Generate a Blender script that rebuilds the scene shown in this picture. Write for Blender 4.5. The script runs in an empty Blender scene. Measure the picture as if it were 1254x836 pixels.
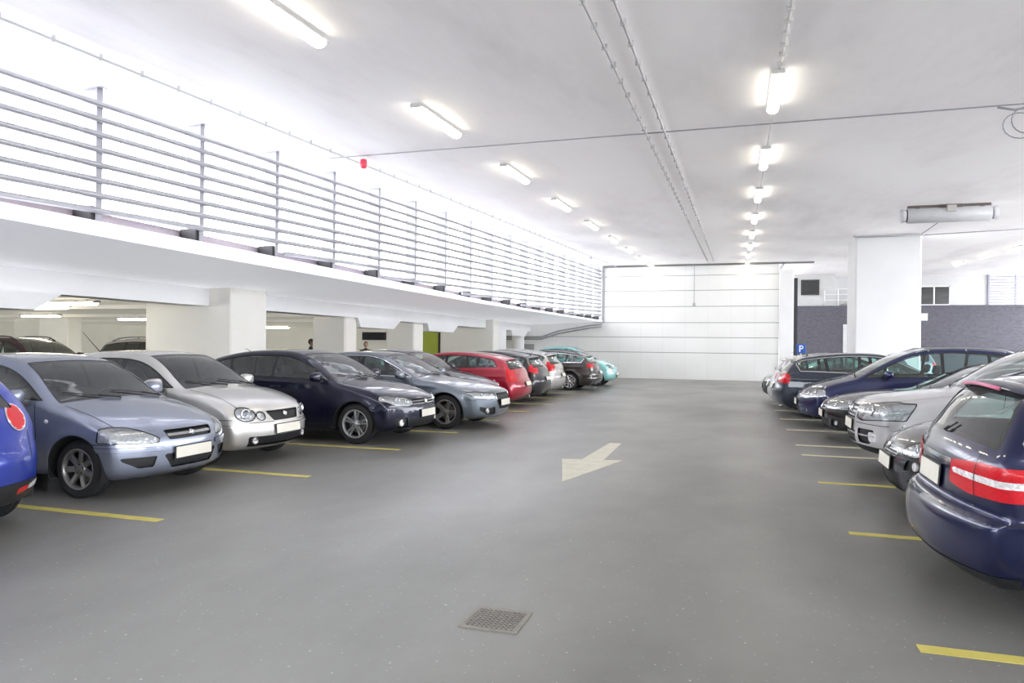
import bpy, math, random
import numpy as np
from mathutils import Vector, Matrix
random.seed(7); np.random.seed(7)
COL = bpy.context.scene.collection
PI = math.pi

# ---------------------------------------------------------------- materials
MATS = {}
def nt(name):
    m = bpy.data.materials.new(name); m.use_nodes = True
    t = m.node_tree; b = t.nodes['Principled BSDF']
    return m, t, b
def mat(name, col, rough=.5, metal=0., coat=0., spec=.5, emit=None, estr=0., alpha=None):
    if name in MATS: return MATS[name]
    m, t, b = nt(name)
    b.inputs['Base Color'].default_value = (*col, 1)
    b.inputs['Roughness'].default_value = rough
    b.inputs['Metallic'].default_value = metal
    b.inputs['Coat Weight'].default_value = coat
    b.inputs['Coat Roughness'].default_value = .04
    b.inputs['Specular IOR Level'].default_value = spec
    if emit:
        b.inputs['Emission Color'].default_value = (*emit, 1)
        b.inputs['Emission Strength'].default_value = estr
    MATS[name] = m; return m
def N(t, kind, **kw):
    n = t.nodes.new(kind)
    for k, v in kw.items():
        if k in n.inputs: n.inputs[k].default_value = v
        else: setattr(n, k, v)
    return n
def ramp(t, fac, stops):
    r = t.nodes.new('ShaderNodeValToRGB'); e = r.color_ramp.elements
    while len(e) < len(stops): e.new(.5)
    for q, (p, c) in zip(e, stops):
        q.position = p; q.color = (*c, 1) if len(c) == 3 else c
    t.links.new(fac, r.inputs[0]); return r
def mottled(name, c1, c2, scale=1.5, rough=.6, detail=6, bump=.0, bscale=60, rough2=None, spec=.5, stretch=None, speck=None, glow=None):
    """procedural painted/concrete surface with cloudy variation"""
    if name in MATS: return MATS[name]
    m, t, b = nt(name)
    tc = N(t, 'ShaderNodeTexCoord'); src = tc.outputs['Object']
    if stretch:
        mp = N(t, 'ShaderNodeMapping'); mp.inputs['Scale'].default_value = stretch
        t.links.new(src, mp.inputs[0]); src = mp.outputs[0]
    n = N(t, 'ShaderNodeTexNoise', Scale=scale, Detail=detail, Roughness=.62)
    t.links.new(src, n.inputs['Vector'])
    r = ramp(t, n.outputs[0], [(.3, c1), (.7, c2)])
    out = r.outputs[0]
    if speck:
        v = N(t, 'ShaderNodeTexNoise', Scale=speck[0], Detail=2)
        t.links.new(tc.outputs['Object'], v.inputs['Vector'])
        rr = ramp(t, v.outputs[0], [(speck[1], (0, 0, 0)), (speck[1]+.04, (1, 1, 1))])
        mx = N(t, 'ShaderNodeMix'); mx.data_type = 'RGBA'
        t.links.new(rr.outputs[0], mx.inputs[0]); t.links.new(out, mx.inputs[6]); mx.inputs[7].default_value = (*speck[2], 1)
        out = mx.outputs[2]
    t.links.new(out, b.inputs['Base Color'])
    b.inputs['Roughness'].default_value = rough
    b.inputs['Specular IOR Level'].default_value = spec
    if rough2 is not None:
        n3 = N(t, 'ShaderNodeTexNoise', Scale=scale*.7, Detail=4); t.links.new(src, n3.inputs['Vector'])
        mr = N(t, 'ShaderNodeMapRange'); mr.inputs[1].default_value = .35; mr.inputs[2].default_value = .65
        mr.inputs[3].default_value = rough; mr.inputs[4].default_value = rough2
        t.links.new(n3.outputs[0], mr.inputs[0]); t.links.new(mr.outputs[0], b.inputs['Roughness'])
    if glow:  # self-emission in the surface colour, standing in for bounced light
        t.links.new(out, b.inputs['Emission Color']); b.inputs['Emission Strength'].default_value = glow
    if bump:
        n2 = N(t, 'ShaderNodeTexNoise', Scale=bscale, Detail=5); t.links.new(tc.outputs['Object'], n2.inputs['Vector'])
        bp = N(t, 'ShaderNodeBump', Strength=bump, Distance=.01); t.links.new(n2.outputs[0], bp.inputs['Height'])
        t.links.new(bp.outputs[0], b.inputs['Normal'])
    MATS[name] = m; return m
def paint(name, col, metal=.55, rough=.32):
    """two-layer car paint; the unpainted inner side of the shell is dark lining"""
    if name in MATS: return MATS[name]
    m, t, b = nt(name)
    g = N(t, 'ShaderNodeNewGeometry')
    tc = N(t, 'ShaderNodeTexCoord')
    n = N(t, 'ShaderNodeTexNoise', Scale=900., Detail=1); t.links.new(tc.outputs['Object'], n.inputs['Vector'])
    fl = ramp(t, n.outputs[0], [(.3, tuple(c*.88 for c in col)), (.7, tuple(min(1, c*1.12) for c in col))])
    mx = N(t, 'ShaderNodeMix'); mx.data_type = 'RGBA'
    t.links.new(g.outputs['Backfacing'], mx.inputs[0]); t.links.new(fl.outputs[0], mx.inputs[6])
    mx.inputs[7].default_value = (.09, .09, .095, 1)
    t.links.new(mx.outputs[2], b.inputs['Base Color'])
    inv = N(t, 'ShaderNodeMath', operation='SUBTRACT'); inv.inputs[0].default_value = 1
    t.links.new(g.outputs['Backfacing'], inv.inputs[1])
    mm = N(t, 'ShaderNodeMath', operation='MULTIPLY'); mm.inputs[1].default_value = metal
    t.links.new(inv.outputs[0], mm.inputs[0]); t.links.new(mm.outputs[0], b.inputs['Metallic'])
    t.links.new(inv.outputs[0], b.inputs['Coat Weight'])
    b.inputs['Roughness'].default_value = rough
    b.inputs['Specular IOR Level'].default_value = .25 if max(col) < .12 else .5
    b.inputs['Coat Roughness'].default_value = .03
    MATS[name] = m; return m
def glass(name, tint=(.74, .91, .88), refl=(1, 1, 1), base=.05):
    """pane: tinted see-through with a fresnel reflection"""
    if name in MATS: return MATS[name]
    m = bpy.data.materials.new(name); m.use_nodes = True; t = m.node_tree
    for n in list(t.nodes): t.nodes.remove(n)
    o = N(t, 'ShaderNodeOutputMaterial'); tr = N(t, 'ShaderNodeBsdfTransparent'); tr.inputs[0].default_value = (*tint, 1)
    gl = N(t, 'ShaderNodeBsdfGlossy'); gl.inputs['Roughness'].default_value = .02; gl.inputs[0].default_value = (*refl, 1)
    lw = N(t, 'ShaderNodeFresnel', IOR=1.5)
    ad = N(t, 'ShaderNodeMath', operation='MULTIPLY_ADD'); ad.inputs[1].default_value = 1.3; ad.inputs[2].default_value = base; ad.use_clamp = True
    mx = N(t, 'ShaderNodeMixShader')
    t.links.new(lw.outputs[0], ad.inputs[0]); t.links.new(ad.outputs[0], mx.inputs[0])
    t.links.new(tr.outputs[0], mx.inputs[1]); t.links.new(gl.outputs[0], mx.inputs[2]); t.links.new(mx.outputs[0], o.inputs[0])
    MATS[name] = m; return m
def reflector(name, col=(.93, .94, .96), scale=26):
    if name in MATS: return MATS[name]
    m, t, b = nt(name)
    tc = N(t, 'ShaderNodeTexCoord'); v = N(t, 'ShaderNodeTexVoronoi', Scale=float(scale)); t.links.new(tc.outputs['Object'], v.inputs['Vector'])
    r = ramp(t, v.outputs['Distance'], [(.0, tuple(min(1, c*1.05) for c in col)), (.75, tuple(c*.86 for c in col))])
    t.links.new(r.outputs[0], b.inputs['Base Color'])
    bp = N(t, 'ShaderNodeBump', Strength=.35, Distance=.02); t.links.new(v.outputs['Distance'], bp.inputs['Height']); t.links.new(bp.outputs[0], b.inputs['Normal'])
    b.inputs['Metallic'].default_value = .25; b.inputs['Roughness'].default_value = .2
    MATS[name] = m; return m
def lampred(name, col=(.62, .01, .02)):
    if name in MATS: return MATS[name]
    m, t, b = nt(name)
    tc = N(t, 'ShaderNodeTexCoord'); v = N(t, 'ShaderNodeTexVoronoi', Scale=150.); t.links.new(tc.outputs['Object'], v.inputs['Vector'])
    r = ramp(t, v.outputs['Distance'], [(.0, tuple(min(1, c*1.3) for c in col)), (.8, tuple(c*.7 for c in col))])
    t.links.new(r.outputs[0], b.inputs['Base Color'])
    b.inputs['Roughness'].default_value = .3; b.inputs['Specular IOR Level'].default_value = .25; b.inputs['Coat Weight'].default_value = .4; b.inputs['Coat Roughness'].default_value = .02
    b.inputs['Emission Color'].default_value = (*col, 1); b.inputs['Emission Strength'].default_value = .03
    MATS[name] = m; return m

M_BLACK = lambda: mat('black_plastic', (.016, .017, .02), .45)
M_RUB = lambda: mat('rubber', (.018, .018, .02), .75)
M_CHROME = lambda: mat('chrome', (.82, .83, .86), .12, 1.)
M_ALLOY = lambda: mat('alloy', (.52, .53, .55), .3, .85)
M_ALLOYD = lambda: mat('alloy_dark', (.30, .29, .28), .35, .8)
M_SEAT = lambda: mottled('seat_cloth', (.085, .09, .095), (.13, .135, .14), 40, .85)
M_DASH = lambda: mat('dash_plastic', (.06, .062, .065), .7)
M_PLATE = lambda: mottled('plate_cream', (.83, .80, .70), (.88, .85, .76), 5, .45)
M_SEAM = lambda: mat('panel_gap', (.008, .008, .01), .8)
M_GLASS = lambda: glass('car_glass')
M_WS = lambda: glass('windscreen_glass', (.84, .92, .89), base=.06)
M_LENS = lambda: glass('lamp_lens', (.93, .95, .97), base=.05)

# ---------------------------------------------------------------- mesh helpers
def mesh_obj(name, V, F, m, parent=None, smooth=True, mats=None, fm=None, normals=None):
    me = bpy.data.meshes.new(name); me.from_pydata([tuple(v) for v in V], [], [tuple(f) for f in F])
    for q in (mats or [m]): me.materials.append(q)
    if fm is not None: me.polygons.foreach_set('material_index', np.asarray(fm, dtype=np.int32))
    if smooth: me.polygons.foreach_set('use_smooth', [True]*len(me.polygons))
    me.update()
    if normals is not None: me.normals_split_custom_set_from_vertices([tuple(n) for n in normals])
    o = bpy.data.objects.new(name, me); COL.objects.link(o)
    if parent is not None: o.parent = parent
    return o
def copy_obj(o, parent, loc=None, rot=None, scale=None):
    c = o.copy(); COL.objects.link(c); c.parent = parent
    if loc is not None: c.location = loc
    if rot is not None: c.rotation_euler = rot
    if scale is not None: c.scale = scale
    return c
def tag(o, label=None, cat=None, group=None, kind=None):
    if label: o['label'] = label
    if cat: o['category'] = cat
    if group: o['group'] = group
    if kind: o['kind'] = kind
    return o
def empty(name, loc=(0, 0, 0), rz=0, label=None, cat=None, group=None):
    o = bpy.data.objects.new(name, None); COL.objects.link(o); o.empty_display_size = .2
    o.location = loc; o.rotation_euler = (0, 0, rz); tag(o, label, cat, group); return o
class MB:
    """collects shapes for ONE mesh"""
    def __init__(s): s.V = []; s.F = []; s.m = []
    def add(s, V, F, mi=0):
        k = len(s.V); s.V += [tuple(v) for v in V]; s.F += [tuple(i+k for i in f) for f in F]; s.m += [mi]*len(F); return s
    def box(s, x0, x1, y0, y1, z0, z1, mi=0, bev=0):
        if bev:
            b = bev; pts = []
            # chamfered box from 24 points
            idx = {}
            for sx in (0, 1):
                for sy in (0, 1):
                    for sz in (0, 1):
                        X = (x0, x1)[sx]; Y = (y0, y1)[sy]; Z = (z0, z1)[sz]
                        dx, dy, dz = (b, -b)[sx], (b, -b)[sy], (b, -b)[sz]
                        idx[sx, sy, sz] = (len(pts), len(pts)+1, len(pts)+2)
                        pts += [(X, Y+dy, Z+dz), (X+dx, Y, Z+dz), (X+dx, Y+dy, Z)]
            F = []
            def q(*f): F.append(f)
            for sx in (0, 1): q(*[idx[sx, a, c][0] for a, c in ((0, 0), (0, 1), (1, 1), (1, 0))][::(1 if sx == 0 else -1)])
            for sy in (0, 1): q(*[idx[a, sy, c][1] for a, c in ((0, 0), (1, 0), (1, 1), (0, 1))][::(1 if sy == 0 else -1)])
            for sz in (0, 1): q(*[idx[a, c, sz][2] for a, c in ((0, 0), (0, 1), (1, 1), (1, 0))][::(1 if sz == 0 else -1)])
            for sx in (0, 1):
                for sy in (0, 1): 
                    f = (idx[sx, sy, 0][0], idx[sx, sy, 0][1], idx[sx, sy, 1][1], idx[sx, sy, 1][0]); q(*(f if (sx+sy) % 2 == 0 else f[::-1]))
                for sz in (0, 1):
                    f = (idx[sx, 0, sz][0], idx[sx, 1, sz][0], idx[sx, 1, sz][2], idx[sx, 0, sz][2]); q(*(f if (sx+sz) % 2 == 0 else f[::-1]))
            for sy in (0, 1):
                for sz in (0, 1):
                    f = (idx[0, sy, sz][1], idx[0, sy, sz][2], idx[1, sy, sz][2], idx[1, sy, sz][1]); q(*(f if (sy+sz) % 2 == 0 else f[::-1]))
            for k, t in idx.items(): q(*(t if sum(k) % 2 == 0 else t[::-1]))
            return s.add(pts, F, mi)
        V = [(x, y, z) for x in (x0, x1) for y in (y0, y1) for z in (z0, z1)]
        return s.add(V, [(0, 1, 3, 2), (4, 6, 7, 5), (0, 4, 5, 1), (2, 3, 7, 6), (0, 2, 6, 4), (1, 5, 7, 3)], mi)
    def tube(s, pts, r, n=8, mi=0, caps=True):
        P = [Vector(p) for p in pts]; R = r if isinstance(r, (list, tuple)) else [r]*len(P); V = []; F = []
        up = Vector((0, 0, 1)); 
        for i, p in enumerate(P):
            d = (P[min(i+1, len(P)-1)]-P[max(i-1, 0)]).normalized()
            a = d.cross(up) if abs(d.dot(up)) < .95 else d.cross(Vector((1, 0, 0)))
            a.normalize(); b = a.cross(d).normalized()
            for k in range(n):
                t = 2*PI*k/n; V.append(p+R[i]*(math.cos(t)*a+math.sin(t)*b))
        for i in range(len(P)-1):
            for k in range(n):
                F.append((i*n+k, i*n+(k+1) % n, (i+1)*n+(k+1) % n, (i+1)*n+k))
        if caps: F.append(tuple(range(n))[::-1]); F.append(tuple(range((len(P)-1)*n, len(P)*n)))
        return s.add(V, F, mi)
    def lathe(s, prof, n=32, axis='y', c=(0, 0, 0), mi=0, a0=0, a1=2*PI):
        """prof: (radius, along-axis)"""
        V = []; F = []; full = abs(a1-a0-2*PI) < 1e-6; m = n if full else n+1
        for r, h in prof:
            for k in range(m):
                t = a0+(a1-a0)*k/n; u, w = r*math.cos(t), r*math.sin(t)
                p = {'y': (u, h, w), 'x': (h, u, w), 'z': (u, w, h)}[axis]
                V.append((p[0]+c[0], p[1]+c[1], p[2]+c[2]))
        for i in range(len(prof)-1):
            for k in range(n):
                k2 = (k+1) % m if full else k+1
                f = (i*m+k, i*m+k2, (i+1)*m+k2, (i+1)*m+k); F.append(f if axis != 'y' else f[::-1])
        return s.add(V, F, mi)
    def prism(s, poly, axis, a, b, mi=0):
        """poly 2D extruded along axis between a and b"""
        n = len(poly); V = []
        for h in (a, b):
            for p, q in poly: V.append({'x': (h, p, q), 'y': (p, h, q), 'z': (p, q, h)}[axis])
        F = [tuple(range(n))[::-1], tuple(range(n, 2*n))]+[(i, (i+1) % n, n+(i+1) % n, n+i) for i in range(n)]
        area = sum(poly[i][0]*poly[(i+1) % n][1]-poly[(i+1) % n][0]*poly[i][1] for i in range(n))
        flip = (area < 0) ^ (axis == 'y') ^ (b < a)
        if flip: F = [f[::-1] for f in F]
        return s.add(V, F, mi)
    def ellipsoid(s, c, r, nu=16, nv=10, p=1., mi=0):
        V = []; F = []
        sg = lambda v: math.copysign(abs(v)**p, v)
        for j in range(nv+1):
            b = -PI/2+PI*j/nv
            for i in range(nu):
                a = 2*PI*i/nu
                V.append((c[0]+r[0]*sg(math.cos(a))*sg(math.cos(b)), c[1]+r[1]*sg(math.sin(a))*sg(math.cos(b)), c[2]+r[2]*sg(math.sin(b))))
        for j in range(nv):
            for i in range(nu): F.append((j*nu+i, j*nu+(i+1) % nu, (j+1)*nu+(i+1) % nu, (j+1)*nu+i))
        return s.add(V, F, mi)
    def xf(s, M):
        s.V = [tuple(M @ Vector(v)) for v in s.V]; return s
    def build(s, name, m, parent=None, smooth=False, mats=None):
        o = mesh_obj(name, s.V, s.F, m, parent, smooth, mats, s.m if mats else None)
        if m is not None and m.name.startswith('paint_'):      # two-sided paint: outside must face out
            import bmesh
            b = bmesh.new(); b.from_mesh(o.data); bmesh.ops.recalc_face_normals(b, faces=b.faces); b.to_mesh(o.data); b.free()
        return o
def autosmooth(o, ang=35):
    """sharp edges by angle, smooth elsewhere"""
    me = o.data; me.polygons.foreach_set('use_smooth', [True]*len(me.polygons))
    me.set_sharp_from_angle(angle=math.radians(ang)); return o

# ---------------------------------------------------------------- car bodies
def catmull(P, n=7):
    P = [np.array(p, float) for p in P]; Q = [2*P[0]-P[1]]+P+[2*P[-1]-P[-2]]; out = []
    for i in range(1, len(Q)-2):
        p0, p1, p2, p3 = Q[i-1:i+3]
        d = lambda a, b: max(np.linalg.norm(b-a), 1e-4)**.5
        t0 = 0; t1 = t0+d(p0, p1); t2 = t1+d(p1, p2); t3 = t2+d(p2, p3)
        for k in range(n):
            t = t1+(t2-t1)*k/n
            a1 = (t1-t)/(t1-t0)*p0+(t-t0)/(t1-t0)*p1; a2 = (t2-t)/(t2-t1)*p1+(t-t1)/(t2-t1)*p2; a3 = (t3-t)/(t3-t2)*p2+(t-t2)/(t3-t2)*p3
            b1 = (t2-t)/(t2-t0)*a1+(t-t0)/(t2-t0)*a2; b2 = (t3-t)/(t3-t1)*a2+(t-t1)/(t3-t1)*a3
            out.append((t2-t)/(t2-t1)*b1+(t-t1)/(t2-t1)*b2)
    out.append(P[-1]); return np.array(out)
def poly_sdf(P, px, pz):
    """signed distance of points to a closed polygon (negative inside)"""
    sh = px.shape; x = px.ravel(); z = pz.ravel(); d = np.full(x.shape, 1e9); ins = np.zeros(x.shape, bool)
    n = len(P)
    for i in range(n):
        ax, az = P[i]; bx, bz = P[(i+1) % n]; ex, ez = bx-ax, bz-az; L2 = ex*ex+ez*ez
        if L2 < 1e-12: continue
        t = np.clip(((x-ax)*ex+(z-az)*ez)/L2, 0, 1); dx = x-ax-t*ex; dz = z-az-t*ez
        d = np.minimum(d, dx*dx+dz*dz)
        c = (az > z) != (bz > z)
        if ez != 0: ins ^= c & (x < ax+(z-az)*ex/ez)
    d = np.sqrt(d); return np.where(ins, -d, d).reshape(sh)
def sstep(a, b, x):
    t = np.clip((x-a)/(b-a), 0, 1); return t*t*(3-2*t)

class Shape:
    def __init__(s, sp):
        s.sp = sp; s.L, s.W, s.H = sp['L'], sp['W'], sp['H']; h = s.L/2
        c = catmull(sp['sil']); s.poly = np.stack([h-c[:, 0], c[:, 1]], 1)
        s.x0, s.z0, s.dh = -h-.5, -.2, .0125
        nx = int((s.L+1.)/s.dh)+2; nz = int((s.H+.6)/s.dh)+2
        gx, gz = np.meshgrid(s.x0+np.arange(nx)*s.dh, s.z0+np.arange(nz)*s.dh, indexing='ij')
        s.tab = poly_sdf(s.poly, gx, gz)
        b = sp['belt']; s.bx = np.array([h-p[0] for p in b][::-1]); s.bz = np.array([p[1] for p in b][::-1])
        W2 = s.W/2; zb = float(np.mean(s.bz)); tm = sp.get('tumble', .36)
        wk = sp.get('side', [(.10, -.16), (.20, -.085), (.30, -.03), (.42, -.008), (.55, 0), (.66, -.002), (.80, -.014)])
        zz = [p[0] for p in wk]; ww = [p[1] for p in wk]
        zz += [zb-.03, zb+.02]; ww += [-.032, -.055]
        zz += [zb+.2, zb+.4, zb+.7]; ww += [-.06-tm*.17, -.065-tm*.39, -.08-tm*.78]
        s.wz = np.linspace(0, 2.2, 441); w = np.interp(s.wz, zz, ww)
        kf = sp.get('sideblur', 9); ker = np.hanning(kf+2)[1:-1]; ker /= ker.sum()
        s.ww = np.convolve(np.pad(w, kf//2, mode='edge'), ker, 'valid'); s.zbm = zb
        s.hubs = [h-sp['hubs'][0], h-sp['hubs'][1]]; s.R = sp['R']; s.Ra = sp.get('Ra', s.R+.045)
        s.flare = sp.get('flare', .018)
        s.bf = sp.get('bowF', (.28, .16)); s.br = sp.get('bowR', (.2, .13)); s.pw = sp.get('bowp', 2.6)
        s.crown = sp.get('crown', .05); s.tapF = sp.get('tapF', .05); s.tapR = sp.get('tapR', .04); s.gtap = sp.get('gtap', .05)
        s.kk = sp.get('k', (.06, .11))
        s.creases = sp.get('creases', [])
    def A(s, X, Z):
        u = np.clip((X-s.x0)/s.dh, 0, s.tab.shape[0]-1.001); v = np.clip((Z-s.z0)/s.dh, 0, s.tab.shape[1]-1.001)
        i = u.astype(int); j = v.astype(int); u = u-i; v = v-j; t = s.tab
        return (t[i, j]*(1-u)+t[i+1, j]*u)*(1-v)+(t[i, j+1]*(1-u)+t[i+1, j+1]*u)*v
    def belt(s, X): return np.interp(X, s.bx, s.bz)
    def warp(s, X, Y, Z):
        h = s.L/2; a = np.minimum(np.abs(Y)/(s.W/2), 1.25); ap = a**s.pw; hi = sstep(.5, .95, Z)
        sf = np.clip((X-.1*h)/(.9*h), 0, 1.1); sr = np.clip((-X-.25*h)/(.75*h), 0, 1.1)
        Xw = X+(s.bf[0]*(1-hi)+s.bf[1]*hi)*sf**.7*ap-(s.br[0]*(1-hi)+s.br[1]*hi)*sr*ap
        return Xw, Z+s.crown*a*a*sstep(.45, .8, Z)
    def half(s, X, Z):
        zr = Z-(s.belt(X)-s.zbm)*sstep(.5, .9, Z)
        w = s.W/2+np.interp(zr, s.wz, s.ww)
        h = s.L/2; f0, r0 = s.hubs
        w = w-s.tapF*np.clip((X-f0+.3)/(h-f0+.3), 0, 1)**2-s.tapR*np.clip((r0-X+.3)/(h+r0+.3), 0, 1)**2
        w = w-s.gtap*sstep(s.zbm, s.zbm+.35, Z)*np.clip(-X/h, 0, 1)**1.5
        for hx in s.hubs:
            r = np.sqrt((X-hx)**2+(Z-s.R)**2)
            w = w+s.flare*np.exp(-((r-s.Ra)/.075)**2)*(Z > .15)
        for (x1, z1, x2, z2, am, wd) in s.creases:
            X1 = h-x1; X2 = h-x2; zc = z1+(z2-z1)*np.clip((X-X1)/(X2-X1), 0, 1); q = (Z-zc)/wd
            m = sstep(min(X1, X2)-.1, min(X1, X2)+.2, X)*(1-sstep(max(X1, X2)-.2, max(X1, X2)+.1, X))
            w = w+am*np.exp(-q*q)*m
        return w
    def AB(s, P):
        Xw, Zw = s.warp(P[:, 0], P[:, 1], P[:, 2])
        return s.A(Xw, Zw), np.abs(P[:, 1])-s.half(P[:, 0], P[:, 2])
    def f(s, P):
        a, b = s.AB(P); k = s.kk[0]+(s.kk[1]-s.kk[0])*sstep(s.zbm-.1, s.zbm+.3, P[:, 2])
        hh = np.maximum(k-np.abs(a-b), 0)/k
        return np.maximum(a, b)+hh*hh*k*.25
    def grad(s, P, e=.008):
        g = np.zeros_like(P)
        for sx, sy, sz in ((1, -1, -1), (-1, -1, 1), (-1, 1, -1), (1, 1, 1)):
            d = np.array([sx, sy, sz], float); g += s.f(P+e*d)[:, None]*d
        return g/(4*e)
    def project(s, P, it=6):
        P = np.array(P, float).reshape(-1, 3)
        for _ in range(it):
            g = s.grad(P); v = s.f(P); n2 = np.maximum((g*g).sum(1), .3)
            st = v/n2; st = np.clip(st, -.05, .05); P = P-g*st[:, None]
        return P
    def normal(s, P):
        g = s.grad(np.array(P, float).reshape(-1, 3), .028); return g/np.maximum(np.linalg.norm(g, axis=1), 1e-6)[:, None]
    def hit(s, o, d, tmax=3.):
        """first surface point along a ray (from outside)"""
        o = np.array(o, float); d = np.array(d, float); t = np.arange(0, tmax, .01); v = s.f(o+t[:, None]*d)
        i = np.argmax(v < 0)
        if v[i] >= 0: return None
        a, b = (t[i-1], t[i]) if i > 0 else (0, t[i])
        for _ in range(14):
            m = (a+b)/2
            if s.f((o+m*d)[None])[0] < 0: b = m
            else: a = m
        return o+b*d
    def front(s, y, z): return s.hit((s.L/2+.3, y, z), (-1, 0, 0))
    def rear(s, y, z): return s.hit((-s.L/2-.3, y, z), (1, 0, 0))
    def sidep(s, xn, z, sg=1): return s.hit((s.L/2-xn, sg*(s.W/2+.3), z), (0, -sg, 0))

class Surf:
    def __init__(s, sh, h):
        s.sh = sh; pad = 2*h
        nx = int((sh.L+4*h)/h)+2; ny2 = int((sh.W/2+2*h)/h)+1; nz = int((sh.H+.1)/h)+2
        xs = -sh.L/2-pad+np.arange(nx)*h; ys = (np.arange(2*ny2)-ny2+.5)*h; zs = .08-h*.3+np.arange(nz)*h
        P = np.stack(np.meshgrid(xs, ys[ny2:], zs, indexing='ij'), -1).reshape(-1, 3)
        v = sh.f(P).reshape(nx, ny2, nz); v = np.concatenate([v[:, ::-1], v], 1); ny = 2*ny2
        v = np.where(np.abs(v) < 1e-7, 1e-7, v); ins = v < 0
        c = np.zeros((nx-1, ny-1, nz-1), int)
        for i in (0, 1):
            for j in (0, 1):
                for k in (0, 1): c += ins[i:nx-1+i, j:ny-1+j, k:nz-1+k]
        act = (c > 0) & (c < 8); idx = -np.ones(c.shape, int); idx[act] = np.arange(act.sum())
        I = np.argwhere(act); V = np.stack([xs[I[:, 0]]+h/2, ys[I[:, 1]]+h/2, zs[I[:, 2]]+h/2], 1)
        s.V = sh.project(V, 7)
        F = []
        def quads(e, a, b, cc, d, flip):
            q = np.stack([a, b, cc, d], 1); q[flip] = q[flip][:, ::-1]; F.append(q)
        for ax in range(3):
            sl0 = [slice(1, -1)]*3; sl1 = [slice(1, -1)]*3; sl0[ax] = slice(0, -1); sl1[ax] = slice(1, None)
            A0 = ins[tuple(sl0)]; A1 = ins[tuple(sl1)]; E = np.argwhere(A0 != A1)
            if len(E) == 0: continue
            fl = A0[tuple(E.T)]
            E = E.copy()
            for q in range(3):
                if q != ax: E[:, q] += 1
            o1, o2 = [q for q in range(3) if q != ax]
            if ax == 1: o1, o2 = o2, o1
            def cell(d1, d2):
                G = E.copy(); G[:, o1] -= d1; G[:, o2] -= d2; return idx[tuple(G.T)]
            quads(E, cell(1, 1), cell(0, 1), cell(0, 0), cell(1, 0), ~fl)
        F = np.concatenate(F); F = F[(F >= 0).all(1)]
        s.F = [list(f) for f in F.tolist()]; s.lab = ['body']*len(s.F); s.V = [tuple(p) for p in s.V.tolist()]
        s.refresh()
    K = 9
    def pad(s, Fs):
        A = np.array([f+[f[0]]*(s.K-len(f)) for f in Fs], int).reshape(-1, s.K); n = np.array([len(f) for f in Fs])
        return A, n
    def cent(s, A, n):
        w = (np.arange(s.K)[None] < n[:, None])[..., None]
        return (s.Va[A]*w).sum(1)/n[:, None], (s.N[A]*w).sum(1)/n[:, None]
    def refresh(s):
        s.Va = np.array(s.V); s.N = s.sh.normal(s.Va)
        s.FA, s.FN = s.pad(s.F); s.C, s.CN = s.cent(s.FA, s.FN); s.labs = np.array(s.lab, dtype=object)
    def cut(s, g, mask, new=None, labels=('body',)):
        """split faces along g=0 inside mask; faces with g<0 get the new label; returns the cut segments"""
        lm = np.zeros(len(s.F), bool)
        for l in labels: lm |= s.labs == l
        cand = np.nonzero(mask & lm)[0]
        if not len(cand): return []
        used = np.unique(s.FA[cand]); gv = np.full(len(s.V), 1.); gu = g(s.Va[used]); gu = np.where(np.abs(gu) < 1e-4, 1e-4, gu); gv[used] = gu
        P = gv[s.FA[cand]] > 0; al = P.all(1); no = ~P.any(1)
        if new: s.labs[cand[no]] = new
        strad = cand[~al & ~no]
        if not len(strad): return []
        cache = {}; segs = []; V = s.V; nb = len(V); newF = []; newL = []
        def cutv(i, j):
            k = (i, j) if i < j else (j, i)
            if k not in cache:
                t = gv[k[0]]/(gv[k[0]]-gv[k[1]]); a, b = V[k[0]], V[k[1]]
                V.append((a[0]+t*(b[0]-a[0]), a[1]+t*(b[1]-a[1]), a[2]+t*(b[2]-a[2]))); cache[k] = len(V)-1
            return cache[k]
        for fi in strad:
            f = s.F[fi]; sg = [gv[i] > 0 for i in f]; L0 = s.labs[fi]
            todo = [f]
            ch = sum(sg[i] != sg[i-1] for i in range(len(f)))
            if ch > 2 or len(f) >= s.K-1: todo = [[f[0], f[i], f[i+1]] for i in range(1, len(f)-1)]
            parts = []
            for q in todo:
                pos = []; neg = []; cr = []
                for i in range(len(q)):
                    a, b = q[i], q[(i+1) % len(q)]
                    (pos if gv[a] > 0 else neg).append(a)
                    if (gv[a] > 0) != (gv[b] > 0):
                        c = cutv(a, b); pos.append(c); neg.append(c); cr.append(c)
                if len(pos) > 2: parts.append((pos, L0))
                if len(neg) > 2: parts.append((neg, new or L0))
                if len(cr) == 2: segs.append((V[cr[0]], V[cr[1]]))
            s.F[fi] = parts[0][0]; s.labs[fi] = parts[0][1]
            for q, l in parts[1:]: newF.append(q); newL.append(l)
        if len(V) > nb:
            Vn = np.array(V[nb:]); s.Va = np.concatenate([s.Va, Vn]); s.N = np.concatenate([s.N, s.sh.normal(Vn)])
        A, n = s.pad([s.F[i] for i in strad]); s.FA[strad] = A; s.FN[strad] = n; s.C[strad], s.CN[strad] = s.cent(A, n)
        if newF:
            A, n = s.pad(newF); c, cn = s.cent(A, n); s.F += newF
            s.FA = np.concatenate([s.FA, A]); s.FN = np.concatenate([s.FN, n]); s.C = np.concatenate([s.C, c]); s.CN = np.concatenate([s.CN, cn])
            L = np.empty(len(newL), dtype=object); L[:] = newL; s.labs = np.concatenate([s.labs, L])
        return segs
    def extract(s, fidx, off=0.):
        used = {}; V = []; Nn = []; F = []
        for fi in fidx:
            q = []
            for i in s.F[fi]:
                if i not in used: used[i] = len(V); V.append(s.Va[i]+s.N[i]*off); Nn.append(s.N[i])
                q.append(used[i])
            F.append(q)
        return V, F, Nn
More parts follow.
